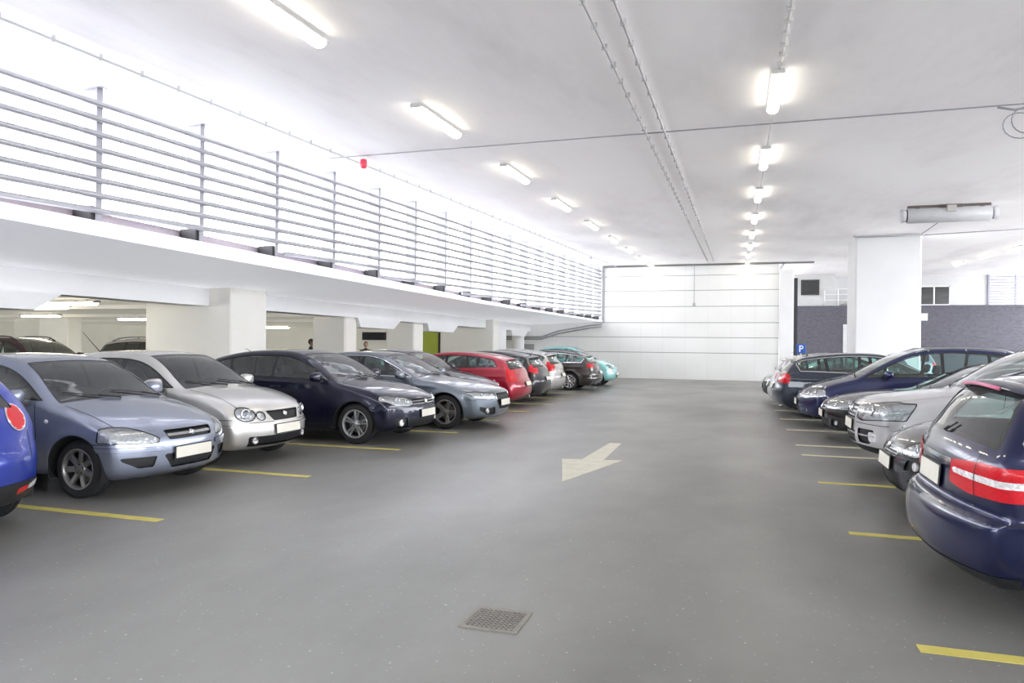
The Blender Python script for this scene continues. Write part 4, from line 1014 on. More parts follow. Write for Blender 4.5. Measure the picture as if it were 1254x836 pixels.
# ---------------------------------------------------------------- the camera
F_, CX, CY = 880., 627., 418.
VX, VY, CAMH, ROLL = 903., 426., 1.58, .0104
TH = math.atan((VX-CX)/F_); HV = VY-(VX-CX)*ROLL
cd = bpy.data.cameras.new('camera'); cam = bpy.data.objects.new('camera', cd); COL.objects.link(cam)
bpy.context.scene.camera = cam
cd.sensor_fit = 'HORIZONTAL'; cd.sensor_width = 36; cd.lens = 36*F_/1254; cd.clip_end = 500; cd.clip_start = .05
fw = Vector((-math.sin(TH), math.cos(TH), 0)); rt = Vector((math.cos(TH), math.sin(TH), 0)); up = Vector((0, 0, 1))
r2 = rt*math.cos(ROLL)+up*math.sin(ROLL); u2 = up*math.cos(ROLL)-rt*math.sin(ROLL)
M = Matrix((r2, u2, -fw)).transposed().to_4x4(); M.translation = (0, 0, CAMH); cam.matrix_world = M
cd.shift_x = 0; cd.shift_y = (HV-CY)/1254

# ---------------------------------------------------------------- the setting
WY = 36.5; K = .0322; ZC0 = 4.53       # far wall, slope of the deck above
zc = lambda y: ZC0+K*y
railx = lambda y: -7.50+.026*(y-7)
def stripz(y): return float(np.interp(y, [0, 5, 9, 13, 16, 19, 24, 36.5], [3.05, 3.04, 3.02, 2.975, 2.935, 2.89, 2.87, 2.92]))
def stripb(y): return float(np.interp(y, [0, 5, 9, 13, 17, 21, 36.5], [2.88, 2.87, 2.825, 2.81, 2.79, 2.78, 2.84]))
white = mottled('white_paint', (.80, .80, .80), (.86, .86, .86), .8, .55, bump=.05, bscale=30)
cream = mottled('cream_glow_paint', (.78, .76, .70), (.83, .81, .76), .6, .6, bump=.04, bscale=40, glow=.03)  # faint emission added to the paint to lift the shade under the ramp
ceilm = mottled('ceiling_glow_paint', (.70, .675, .69), (.97, .95, .96), .5, .55, detail=10, bump=.05, bscale=14, stretch=(1, .3, 1), glow=.165)  # ceiling emits a little by itself in place of bounce light
floorm = mottled('deck_concrete', (.142, .140, .131), (.247, .244, .230), .5, .34, detail=9, bump=.06, bscale=90, rough2=.46, spec=.45, stretch=(1, .6, 1), speck=(42., .70, (.50, .50, .49)))
def struct(name, mb, m, smooth=False, mats=None):
    o = mb.build(name, m, None, smooth, mats); o['kind'] = 'structure'; return o
m = MB(); m.add([(-32, -14, 0), (24, -14, 0), (24, 52, 0), (-32, 52, 0)], [(0, 1, 2, 3)]); struct('floor', m, floorm)
m = MB(); P = [(-8.3, -14), (11, -14), (11, 26), (17, 26), (17, 50), (-8.3, 50)]  # outline shaped for light: right side cut back to let in more sky
V = [(x, y, zc(y)) for x, y in P]+[(x, y, zc(y)+.4) for x, y in P]; n = 6
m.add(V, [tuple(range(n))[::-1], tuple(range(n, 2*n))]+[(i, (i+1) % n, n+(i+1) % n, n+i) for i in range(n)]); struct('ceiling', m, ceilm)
# far wall of white panels: the joints are grooves in the wall
def panel_wall():
    if 'panel_wall' in MATS: return MATS['panel_wall']
    m, t, b = nt('panel_wall'); tc = N(t, 'ShaderNodeTexCoord'); sp = N(t, 'ShaderNodeSeparateXYZ'); t.links.new(tc.outputs['Object'], sp.inputs[0])
    def joint(sock, per, off, wd):
        a = N(t, 'ShaderNodeMath', operation='ADD'); a.inputs[1].default_value = off; t.links.new(sock, a.inputs[0])
        q = N(t, 'ShaderNodeMath', operation='PINGPONG'); q.inputs[1].default_value = per/2; t.links.new(a.outputs[0], q.inputs[0])
        c = N(t, 'ShaderNodeMath', operation='LESS_THAN'); c.inputs[1].default_value = wd; t.links.new(q.outputs[0], c.inputs[0]); return c.outputs[0]
    n = N(t, 'ShaderNodeTexNoise', Scale=.7, Detail=3); t.links.new(tc.outputs['Object'], n.inputs['Vector'])
    r = ramp(t, n.outputs[0], [(.3, (.84, .84, .82)), (.7, (.89, .89, .88))])
    v = joint(sp.outputs[0], 1.09, .3, .012)
    m1 = N(t, 'ShaderNodeMix'); m1.data_type = 'RGBA'; m1.inputs[7].default_value = (.80, .80, .785, 1); t.links.new(v, m1.inputs[0]); t.links.new(r.outputs[0], m1.inputs[6])
    t.links.new(m1.outputs[2], b.inputs['Base Color']); b.inputs['Roughness'].default_value = .5; MATS['panel_wall'] = m; return m
zw = [0, 1.32, 2.08, 2.81, 3.61, 4.40, 5.14, zc(WY)+.1]; m = MB(); g = .028
for i in range(7):
    a = zw[i]+(g/2 if i else 0); b = zw[i+1]-g/2; m.box(-33, 1.88, WY, WY+.25, a, b, 0)
    if i < 6: m.box(-33, 1.88, WY+.03, WY+.25, b, b+g, 1)
struct('wall_back', m, panel_wall(), mats=[panel_wall(), mat('joint_grey', (.30, .30, .30), .8)])
m = MB(); m.box(-6.6, 3.4, WY-.12, WY-.02, zc(WY)-.10, zc(WY)-.02); m.box(2.0, 2.1, WY, WY+2.6, zc(WY)-.12, zc(WY)-.02); struct('trim_1', m, mat('dark_trim', (.2, .2, .21), .5, .4))
m = MB(); m.box(1.90, 2.52, WY-.15, WY+.5, 0, 5.33, bev=.02); struct('wall_pier', m, white)
m = MB(); m.box(2.54, 2.72, WY+.3, WY+.5, 0, 4.95); struct('trim_2', m, mat('gap_shade', (.03, .03, .035), .6))  # dark strip standing in for the shaded gap beside the pier
# brick wall and the storey above it
def brick():
    m, t, b = nt('grey_brick'); tc = N(t, 'ShaderNodeTexCoord'); mp = N(t, 'ShaderNodeMapping'); mp.inputs['Rotation'].default_value = (PI/2, 0, 0); t.links.new(tc.outputs['Object'], mp.inputs[0])
    br = N(t, 'ShaderNodeTexBrick', Scale=4.2); br.inputs['Color1'].default_value = (.07, .067, .088, 1); br.inputs['Color2'].default_value = (.105, .10, .122, 1); br.inputs['Mortar'].default_value = (.14, .138, .155, 1); br.inputs['Mortar Size'].default_value = .02
    t.links.new(mp.outputs[0], br.inputs['Vector']); t.links.new(br.outputs[0], b.inputs['Base Color']); b.inputs['Roughness'].default_value = .8; return m
BY = 46.; BZ = 3.98
m = MB(); m.box(2.6, 24, BY, BY+.4, 0, BZ); m.box(2.6, 24, BY-.03, BY+.43, BZ, BZ+.14); struct('wall_brick', m, brick())
m = MB(); m.box(2.4, 24, BY+3.6, BY+3.9, 3.8, 6.4); m.box(2.4, 24, BY+.4, BY+3.9, 3.8, 3.98); struct('wall_upper', m, mottled('upper_white', (.56, .56, .56), (.62, .62, .62), .6, .6))
def block(name, label, cat, x0, x1, y0, y1, z0, z1, m, bev=.03, group=None):
    o = MB().box(x0, x1, y0, y1, z0, z1, bev=bev).build(name, m); tag(o, label, cat, group); return o
m = MB(); m.box(3.0, 5.45, BY+.3, BY+1.3, BZ+.15, 6.05); struct('wall_booth', m, mottled('grey_render', (.50, .50, .50), (.58, .58, .57), 1, .7))
def window(name, x0, x1, z0, z1, y, nm, fr):
    w = MB(); t_ = .07
    for a in ((x0, x1, z0, z0+t_), (x0, x1, z1-t_, z1), (x0, x0+t_, z0, z1), (x1-t_, x1, z0, z1)): w.box(a[0], a[1], y-.06, y+.02, a[2], a[3])
    for q in nm: w.box(q-.04, q+.04, y-.06, y+.02, z0, z1)
    o = w.build(name, fr); o['kind'] = 'structure'
    p = MB().box(x0+t_, x1-t_, y-.02, y, z0+t_, z1-t_).build('pane', glass('window_dark', (.10, .16, .17), base=.05), o)
    bk = MB().box(x0+t_, x1-t_, y+.01, y+.015, z0+t_, z1-t_).build('dark_room', mat('room_dark', (.02, .028, .03), .9), o); return o
window('window_1', 3.6, 4.62, 4.78, 5.70, BY+.29, [], mat('win_frame_dark', (.05, .05, .05), .5))
window('window_2', 9.9, 12.3, 4.30, 5.5, BY+3.58, [11.42], white)
# louvred opening at the far right
lw = MB(); x0, x1 = 14.3, 18.4
for i in range(11): lw.box(x0, x1, BY+3.48, BY+3.56, 4.24+i*.17, 4.33+i*.17, 1)
for q in (x0, 15.7, 17.1, x1): lw.box(q-.05, q+.05, BY+3.46, BY+3.60, 4.15, 6.2, 1)
lw.box(x0, x1, BY+3.57, BY+3.59, 4.15, 6.2, 0); o = lw.build('window_3', None, None, mats=[mat('daylight_pane', (.95, .97, 1), .5, emit=(.95, .97, 1), estr=1.0), mat('louvre_grey', (.30, .30, .36), .5)]); o['kind'] = 'structure'
# balustrade of the upper storey beside the booth
ht = empty('handrail', (4.9, BY+.25, BZ+.14), 0, 'thin white handrail on top of the grey brick wall beside the booth', 'railing')
for q in (0.0, .75, 1.5, 2.25): MB().tube([(q, 0, 0), (q, 0, 1.0)], .03, 8).build('post', white, ht, True)
for z_ in (.35, .68, 1.0): MB().tube([(0, 0, z_), (2.3, 0, z_)], .022, 8).build('rail', white, ht, True)
block('stair_slab', 'grey sloping stair slab seen above the brick wall beside the white column', 'stairs', 0, 1, 0, 1, 0, 1, mottled('stair_grey', (.42, .41, .38), (.5, .49, .46), 2, .7))
o = bpy.data.objects['stair_slab']; o.data.clear_geometry(); q = MB().prism([(5.9, 4.25), (7.6, 4.25), (7.6, 4.95), (7.2, 4.9)], 'y', BY+.9, BY+2.0); o.data.from_pydata(q.V, [], q.F); o.data.materials.append(MATS['stair_grey'])
m = MB(); m.box(5.9, 7.0, BY-.05, BY-.005, 0, 3.03); dr = struct('door_1', m, mottled('door_grey', (.52, .52, .54), (.60, .60, .62), 1, .5)); MB().box(6.0, 6.07, BY-.1, BY-.05, 1.0, 1.15).build('door_handle', M_CHROME(), dr)
block('wall_sign', 'small blank off-white sign board on the brick wall right of the column', 'sign', 9.6, 10.29, BY-.04, BY-.005, 3.25, 3.66, mat('sign_white', (.75, .75, .73), .5), .01)
# right column
cr_ = MB().box(3.70, 5.66, 26.1, 27.9, 0, zc(26.1)-.0, bev=.05).build('column', mottled('column_paint', (.66, .66, .67), (.71, .71, .72), .8, .55)); tag(cr_, 'square white painted column between the right row of cars and the ceiling', 'column')
o = MB()
o.tube([(3.66, 26.05, zc(26)-.08), (5.7, 26.05, zc(26)-.08)], .03, 8); o.tube([(3.66, 26.05, zc(26)-.08), (3.66, 26.05, zc(26)-.02)], .03, 8)
c2 = o.build('cable', mat('pipe_grey', (.42, .42, .42), .6), None, True); tag(c2, 'grey pipe along the top edge of the white square column', 'pipe')

# ---- the ramp deck on the left
def strip(fn, ys): return [fn(y) for y in ys]
ys = list(np.linspace(-6, WY, 46)); m = MB()
sec = lambda y: [(railx(y)+.14, stripz(y)), (railx(y)+.14, stripb(y)), (-10.4, 2.70), (-14.2, 2.72), (-14.2, 3.02), (railx(y)-.4, stripz(y))]
V = []; F = []
for y in ys: V += [(p[0], y, p[1]) for p in sec(y)]
n = 6
for i in range(len(ys)-1):
    for k in range(n): F.append((i*n+k, i*n+(k+1) % n, (i+1)*n+(k+1) % n, (i+1)*n+k))
F += [tuple(range(n))[::-1], tuple(range((len(ys)-1)*n, len(ys)*n))]
m.add(V, F); autosmooth(struct('ceiling_ramp', m, mottled('ramp_glow_paint', (.84, .85, .90), (.91, .92, .97), .5, .55, bump=.04, bscale=30, glow=.29)), 20)  # deck paint glows by itself to brighten the shaded underside
m = MB(); m.box(-14.2, -13.9, -6, WY, 3.02, 3.22); struct('wall_kerb', m, mottled('kerb_grey', (.45, .42, .55), (.52, .5, .62), 1, .7))
m = MB(); V = []; F = []
for y in ys: V += [(railx(y)-.32, y, stripz(y)-.02), (railx(y)-.32, y, stripz(y)+.19), (railx(y)-.44, y, stripz(y)+.19), (railx(y)-.44, y, stripz(y)-.02)]
for i in range(len(ys)-1):
    for k in range(4): F.append((i*4+k, i*4+(k+1) % 4, (i+1)*4+(k+1) % 4, (i+1)*4+k))
m.add(V, F); struct('trim_3', m, mottled('upstand', (.26, .22, .27), (.42, .36, .36), .5, .7))
# beam under the deck and the haunches below it
m = MB(); m.box(-10.95, -10.45, -6, WY, 2.335, 2.74); struct('trim_4', m, white)
for i, (a, b) in enumerate(((-1.0, 8.9), (18.35, 21.1), (23.2, 26.1), (33.0, 35.9))):
    o = MB().prism([(a, 2.345), (a+.16, 2.06), (b-.5, 2.06), (b, 2.345)], 'x', -10.93, -10.39).build('beam_haunch', white)
    tag(o, ['white downstand haunch under the ramp beam at the left edge of the photo', 'white downstand haunch right of the second column under the ramp', 'white downstand haunch in front of the green wall', 'white downstand haunch nearest the far panel wall'][i], 'beam', 'haunches under the ramp beam')
def column(x0, x1, y0, y1, h, label, r=.03): 
    o = MB().box(x0, x1, y0, y1, 0, h, bev=r).build('column', cream, None); tag(o, label, 'column', 'columns under the ramp'); return o
column(-12.1, -9.9, 12.32, 13.5, 2.76, 'broad white column under the ramp behind the dark hatchback', .03)
for i, (ya, yb) in enumerate(((17.85, 18.5), (22.35, 23.1))):
    column(-11.58, -10.5, ya, yb, 2.335, ['long cream column second from the left under the ramp', 'long cream column just left of the green wall'][i], .05)
column(-12.6, -10.1, 29.5, 30.3, 2.74, 'longest cream column under the ramp right of the green wall')
def rcol(x, y, r, h, label):
    o = MB().lathe([(r, 0), (r, h)], 28, axis='z', c=(x, y, 0)).build('column', white, None, True); tag(o, label, 'column', 'columns under the ramp')
rcol(-10.8, 31.7, .55, 2.335, 'round white column right of the slim square column under the ramp')
rcol(-10.75, 35.3, .32, 2.335, 'thin round white column against the far panel wall behind the pale grey car')
# hall under the ramp
m = MB(); m.box(-32, -10.9, -6, WY, 2.42, 2.6); struct('ceiling_hall', m, mottled('hall_ceiling_glow', (.60, .58, .50), (.68, .66, .58), .6, .7, glow=.28))  # hall ceiling given a glow of its own to brighten it
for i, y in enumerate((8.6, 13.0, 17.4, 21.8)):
    m = MB(); m.box(-32, -10.96, y, y+.35, 2.33, 2.42); struct('trim_%d' % (5+i), m, mottled('hall_beam_glow', (.58, .56, .51), (.64, .62, .57), .6, .7, glow=.22))  # beam paint glows too, brightness put into the material
hallw = mottled('hall_wall_glow', (.74, .73, .66), (.80, .79, .73), .6, .6, glow=.14)  # wall paint emits softly to lighten the hall
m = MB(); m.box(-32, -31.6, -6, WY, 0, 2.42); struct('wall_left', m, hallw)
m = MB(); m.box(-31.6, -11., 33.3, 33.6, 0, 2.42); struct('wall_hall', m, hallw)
m = MB(); m.box(-15.9, -14.28, 33.18, 33.29, 0, 2.42); struct('wall_green', m, mottled('green_glow_paint', (.33, .40, .05), (.39, .46, .07), 1.2, .55, glow=.12))  # green paint with added self-glow, as on the hall walls
m = MB(); m.box(-14.27, -13.95, 33.15, 33.29, 0, 2.42); struct('door_2', m, mat('dark_door', (.045, .03, .025), .5))
for i, (x, y) in enumerate(((-21.5, 18.6), (-17.2, 19.5), (-26, 21.2), (-25, 13.0))):
    o = MB().box(x-1.3, x+.0, y, y+.55, 0, 2.42, bev=.03).build('column', hallw); tag(o, ['cream hall column behind the maroon car with roof rails', 'cream hall column between the two cars parked under the ramp', 'cream column deep in the hall beyond the silver off-roader', 'cream column deepest in the hall at the left edge'][i], 'column', 'columns deep in the hall')

# kiosk corner seen between the columns: dark louvre panel, counter
q = MB(); q.box(-18.5, -17.2, 33.1, 33.29, 1.80, 2.2)
for i in range(18): q.box(-18.46+.07*i, -18.42+.07*i, 33.07, 33.1, 1.81, 2.19)
tag(q.build('louvre_panel', mat('panel_dark', (.05, .05, .06), .6)), 'dark ribbed panel on the hall wall behind the person at the counter', 'panel')
q = MB(); q.box(-16.2, -11.9, 22.3, 22.65, 0, 1.12); q.box(-16.3, -11.8, 22.2, 22.72, 1.12, 1.17, 1)
tag(q.build('counter', None, None, mats=[mat('counter_front', (.12, .12, .11), .6), mat('counter_top', (.6, .58, .52), .4)]), 'low dark counter with a pale top in the hall under the ramp', 'counter')

m = MB(); m.box(-14.2, 17.3, -14.3, -14, 0, 2.9); struct('wall_front_blocker', m, mottled('wall_grey', (.34, .34, .34), (.42, .42, .41), .5, .7))  # unseen wall added to keep sky reflections off the car flanks
m = MB(); m.box(17, 17.3, -14, BY, 0, 1.5); struct('wall_right_blocker', m, MATS['wall_grey'])  # unseen parapet added to cut sky reflections in the right row

# ---------------------------------------------------------------- ceiling lights
lampm = mat('tube_glow', (1, .98, .92), .4, emit=(1, .93, .76), estr=11.)
def light_fixture():
    root = empty('ceiling_light')
    h = MB(); h.prism([(-.055, -.02), (.055, -.02), (.075, -.055), (-.075, -.055)], 'y', -.78, .78)
    for s_ in (-1, 1): h.box(-.07, .07, s_*.74-.03, s_*.74+.03, -.075, -.05); h.box(-.02, .02, s_*.5-.02, s_*.5+.02, -.02, .0)
    h.build('housing', mottled('fixture_grey', (.50, .50, .48), (.6, .6, .58), 4, .5), root)
    d = MB(); P = [(-.07, -.055), (-.072, -.085), (-.05, -.115), (0, -.125), (.05, -.115), (.072, -.085), (.07, -.055)]
    d.prism(P, 'y', -.72, .72); autosmooth(d.build('diffuser', lampm, root, True), 50); return root
LIGHT0 = light_fixture(); used_l = [False]
def place_light(x, y, z, rz, label, group, tilt=0.):
    if not used_l[0]: used_l[0] = True; r = LIGHT0
    else:
        r = LIGHT0.copy(); COL.objects.link(r)
        for c in list(LIGHT0.children): copy_obj(c, r)
    r.location = (x, y, z); r.rotation_euler = (tilt, 0, rz); r['label'] = label; r['category'] = 'light'; r['group'] = group; return r
ordn = ['nearest', 'second', 'third', 'fourth', 'fifth', 'sixth', 'seventh', 'eighth', 'ninth']
tl = math.atan(K)
for i in range(8):
    y = 9.55+3.74*i; place_light(.42, y, zc(y), 0, f'{ordn[i]} ceiling light from the camera in the right-hand row over the aisle', 'lights in the right row over the aisle', tl)
for i in range(9):
    y = 5.72+3.77*i; place_light(-4.12, y, zc(y), 0, f'{ordn[i]} ceiling light from the camera in the left row beside the louvred railing', 'lights in the left row over the aisle', tl)
for i, y in enumerate((32.0, 35.4, 39.3)):
    place_light(10.12, y, zc(y), 0, f'{ordn[i]} ceiling light from the camera in the short row right of the white column', 'lights right of the column', tl)
for i, (u, v, w) in enumerate(((83, 372, 0), (52, 377, 0), (50, 387, 0), (20, 397.5, 0), (167, 391, 0), (146, 402.5, 0), (338, 401, 0), (468, 396, 0))):
    a = (u-CX)/F_; b = (v-HV)/F_; r = a*math.cos(ROLL)+b*math.sin(ROLL); d_ = -a*math.sin(ROLL)+b*math.cos(ROLL)
    dx, dy, dz = r*math.cos(TH)-math.sin(TH), r*math.sin(TH)+math.cos(TH), -d_
    t = (2.42-.09-CAMH)/dz
    place_light(dx*t, dy*t, 2.42, PI/2, ['longest bright light at the hall entrance under the ramp beam', 'light just below the longest one in the hall under the ramp', 'third light down in the left group of the hall', 'small lowest light at the left edge of the hall', 'light beside the broad white column under the ramp', 'small light above the silver off-roader under the ramp', 'light seen right of the broad white column under the ramp', 'light above the dark counter screen under the ramp'][i], 'lights in the hall under the ramp')

# ---------------------------------------------------------------- louvred railing along the ramp
steel = mat('rail_steel', (.40, .40, .43), .45, .4); postm = mat('post_white', (.33, .33, .37), .45, .2); dark = mat('bracket_dark', (.03, .027, .03), .5, .3)
rg = empty('metal_railing', (railx(5), 5, 3.0), 0, 'tall louvred metal railing of thin grey rails and posts along the ramp edge', 'railing')
inv = Matrix.Translation((-railx(5), -5, -3.0))
def rp(mb, name, m, smooth=False):
    mb.xf(inv); return mb.build(name, m, rg, smooth)
ztop = lambda y: 4.485+.0322*(y-6.9)
pys = [3.45+0*1.72] + [5.17]+[6.90+1.725*i for i in range(18)]
for k in range(16):
    yl = np.linspace(1.0, WY-.05, 42); pts = []
    for y in yl:
        z = ztop(y)-.1865*k
        if z > stripz(y)+.07: pts.append((railx(y)+.03, y, z))
    if len(pts) < 3: continue
    rp(MB().tube(pts, .037, 8), 'rail', steel, True)
for y in pys:
    if y > WY-.1: continue
    x, zt, zb_ = railx(y), ztop(y)+.20, stripz(y)
    m = MB(); m.box(x-.025, x-.012, y-.006, y+.006, zb_, zt) if False else None
    m.box(x-.26, x-.01, y-.006, y+.006, zb_+.19, zt); m.box(x-.012, x, y-.045, y+.045, zb_+.02, zt); m.box(x-.30, x+.06, y-.06, y+.06, zt, zt+.015)
    for k in range(16):
        z = ztop(y)-.1865*k
        if z > zb_+.1: m.box(x-.02, x+.045, y+.04, y+.085, z-.034, z+.034)
    p = rp(m, 'post', postm)
    m = MB(); m.box(x-.30, x-.02, y-.10, y+.02, zb_+.02, zb_+.20); m.box(x-.34, x+.05, y-.13, y+.1, zb_, zb_+.02); m.xf(inv); m.build('foot_bracket', dark, p)
# ---------------------------------------------------------------- cables, pipes, tray
def run(name, pts, r, m, label, cat, n=6, clips=None):
    o = MB(); o.tube(pts, r, n)
    if clips:
        for (a, b, step, w) in clips:
            yy = a
            while yy < b:
                t = [p for p in pts]; x = np.interp(yy, [p[1] for p in t], [p[0] for p in t]); z = np.interp(yy, [p[1] for p in t], [p[2] for p in t]); o.box(x-w, x+w, yy-.012, yy+.012, z-.02, z+.05); yy += step
    q = o.build(name, m, None, True); tag(q, label, cat); return q
pg = mat('pipe_light', (.55, .55, .57), .5); pd = mat('pipe_mid', (.33, .33, .35), .55)
tr = empty('cable_tray', (-1.35, 3., zc(3)), 0, 'pair of thin white conduits with clips running along the middle of the ceiling', 'cable')
for x, nm in ((-1.37, 'conduit'), (-1.09, 'conduit')):
    o = MB(); o.tube([(x+1.35, y-3, zc(y)-zc(3)-.035) for y in (-3, 35.9)], .016, 6)
    for k in range(66): y = -2+.56*k; o.box(x+1.35-.03, x+1.35+.03, y-3-.012, y-3+.012, zc(y)-zc(3)-.06, zc(y)-zc(3)-.0)
    o.build(nm, mat('conduit_white', (.56, .55, .55), .5), tr, True)
run('cable', [(-8.25, 11.2, zc(11.2)-.02), (4.2, 11.15, zc(11.15)-.02), (12, 11.1, zc(11.1)-.02)], .010, pd, 'dark cable crossing the whole ceiling from the railing to the right', 'cable')
t_ = np.linspace(0, 2*PI*2.2, 40); o = MB(); o.tube([(3.6+.17*math.cos(a)+.05*math.sin(a*.5), 11.2+.05*math.sin(a), zc(11.2)-.20+.17*math.sin(a)-.01*a) for a in t_], .008, 5); o.tube([(3.3, 11.15, zc(11)-.04), (3.5, 11.15, zc(11)-.09), (3.9, 11.15, zc(11)-.03)], .016, 5); tag(o.build('cable', pd, None, True), 'loose coil of dark cable hanging from the ceiling at the right edge', 'cable')
run('conduit', [(-6.6+.025*(y-5), y, zc(y)-.10) for y in np.linspace(-2, 36, 12)], .013, pg, 'grey conduit hung on short brackets under the ceiling beside the railing', 'pipe', clips=[(0, 36, .55, .012)])
o = MB(); o.tube([(.44, y, zc(y)-.02) for y in (2., 9.0)], .014, 6); o.tube([(.44, y, zc(y)-.02) for y in (10.3, 36)], .01, 6)
for k in range(26): y = 2+.3*k; o.box(.40, .48, y, y+.02, zc(y)-.05, zc(y)) if y < 9 or 11 < y < 12.4 else None
tag(o.build('conduit', mat('conduit_white2', (.64, .63, .61), .5), None, True), 'thin clipped conduit feeding the right row of ceiling lights', 'pipe')
# pipe below the far end of the ramp
o = MB()
for d in (0, .16): o.tube([(-6.6, WY-.2, 2.72-d*.8), (-7.2, WY-.2, 2.66-d*.8), (-8.9, WY-.2, 2.36-d*.8), (-9.3, WY-.2, 2.22-d*.8), (-9.8, WY-.2, 2.04-d*.6), (-13.5, WY-.2, 2.0-d*.6)], .038, 8)
tag(o.build('drain_pipe', mat('pipe_dark', (.36, .36, .37), .5), None, True), 'pair of dark bent pipes under the far end of the ramp', 'pipe')
o = MB(); o.box(-6.62, -6.52, WY-.08, WY-.005, 2.8, zc(WY)-.1); tag(o.build('drain_pipe', mat('pipe_mid2', (.38, .38, .40), .5), None), 'thin vertical grey pipe where the railing meets the far wall', 'pipe')
o = MB(); o.box(-2.07, -2.045, WY-.03, WY-.001, 3.65, zc(WY)-.1); o.box(-2.12, -2.0, WY-.06, WY-.001, 3.62, 3.78, bev=.01); tag(o.build('switch_box', mat('switch_grey', (.45, .45, .46), .5), None), 'small grey switch box and cable on the far panel wall', 'box')
o = MB(); o.box(-10.8, -10.2, WY-.07, WY-.005, 1.24, 1.68); tag(o.build('vent_grille', mottled('vent_grey', (.32, .32, .32), (.42, .42, .41), 9, .6), None), 'grey rectangular vent in the far wall above the parked cars', 'vent')
# red alarm sounder
al = empty('fire_alarm', (-6.35, 11.35, zc(11.35)), 0, 'small red alarm sounder hanging below the ceiling cable beside the railing', 'alarm')
MB().lathe([(0, -.21), (.045, -.2), (.06, -.16), (.06, -.08), (.05, -.05), (0, -.05)], 16, axis='z').build('sounder', mat('alarm_red', (.62, .05, .09), .35, emit=(.6, .03, .08), estr=.15), al, True); MB().box(-.06, .06, -.06, .06, -.05, 0, bev=.01).build('base', white, al)
o = MB().lathe([(0, -.14), (.05, -.12), (.06, -.04), (.02, 0)], 12, axis='z', c=(-6.15, 31, zc(31))).build('smoke_detector', mat('det_grey', (.45, .45, .46), .5), None, True); tag(o, 'small grey detector on the ceiling near the far end of the railing', 'detector')
# jet fan under the ceiling
fan = empty('jet_fan', (4.95, 20.2, zc(20.2)), 0, 'long silver tubular jet fan hung under the ceiling right of the white column', 'fan')
fm_ = mottled('fan_silver', (.50, .51, .53), (.62, .62, .63), 2, .35)
MB().lathe([(.165, -.92), (.19, -.90), (.19, .90), (.165, .92), (.15, .90), (.15, -.90), (.165, -.92)], 32, axis='x', c=(0, 0, -.24)).build('casing', fm_, fan, True)
for s_ in (-1, 1): MB().lathe([(.0, s_*.94), (.14, s_*.94), (.15, s_*.96), (.17, s_*1.05), (.15, s_*1.05), (.14, s_*.98)], 28, axis='x', c=(0, 0, -.24)).build('intake_ring', mat('ring_pale', (.7, .7, .72), .4), fan, True)
q = MB(); q.box(-.9, .9, -.08, .08, -.06, .0); q.box(-.22, .28, -.11, .11, -.10, .0); q.box(-.75, -.65, -.1, .1, -.2, -.05); q.box(.65, .75, -.1, .1, -.2, -.05); q.build('mount', mat('mount_dark', (.13, .11, .10), .7), fan); q = MB(); q.box(-.08, .12, -.25, -.17, -.2, -.05); q.build('terminal_box', mat('box_grey', (.5, .48, .46), .5), fan)
run('cable', [(4.95, 20.45, zc(20)-.22), (5.0, 21.6, zc(21.6)-.30), (5.3, 24, zc(24)-.20), (5.62, 25.98, zc(26)-.05)], .014, pd, 'dark cable sagging from the jet fan to the column top', 'cable')
run('cable', [(5.6, 26.3, zc(26.2)-.06), (9.3, 25.6, zc(25.6)-.02)], .016, pd, 'dark cable running right along the ceiling from the column top', 'cable')

# ---------------------------------------------------------------- floor markings
yel = mottled('line_yellow', (.50, .43, .09), (.64, .56, .15), 5, .6, detail=8)
def line(x0, x1, y, w=.10, label='', m=yel, z=.004):
    o = MB().box(x0, x1, y-w/2, y+w/2, .0, z).build('parking_line', m); tag(o, label, 'line', 'yellow bay lines'); return o
L_ = [(5.14, 'in front of the silver-blue hatchback'), (7.43, 'between the silver-blue and the silver hatchback'), (9.78, 'between the silver and the dark blue hatchback'), (12.06, 'between the dark blue hatchback and the grey estate'), (14.35, 'beyond the grey estate'), (16.6, 'in front of the red estate'), (18.9, 'beyond the red estate'), (21.2, 'beside the dark estate with roof bars'), (23.5, 'in front of the brown estate')]
for i, (y, s_) in enumerate(L_): line(-9.9, -4.86+.02*i, y, label='yellow bay line on the left ' + s_)
pale = mottled('line_pale', (.55, .52, .34), (.62, .6, .42), 5, .6)
R_ = [(4.28, 'nearest the camera at the lower right corner'), (6.76, 'beside the dark blue estate'), (9.20, 'in front of the silver off-roader'), (11.50, 'just beyond the silver off-roader'), (12.64, 'in front of the black coupe'), (14.97, 'in front of the dark blue people carrier'), (17.2, 'in front of the dark grey-blue estate'), (19.5, 'beyond the dark grey-blue estate'), (21.8, 'in front of the far silver hatchback')]
for y, s_ in R_: line(.93, 6.2, y, label='yellow bay line on the right ' + s_, m=yel if y < 10 else pale)
ar = MB(); P = [(-1.93, 8.16), (-1.50, 10.0), (-1.76, 9.93), (-1.79, 11.75), (-1.98, 11.72), (-2.06, 9.88), (-2.33, 9.83)]
ar.prism(P, 'z', 0, .004); tag(ar.build('floor_arrow', mottled('arrow_paint', (.50, .48, .38), (.62, .60, .50), 6, .6, detail=8)), 'worn cream arrow painted on the deck pointing towards the camera', 'arrow')
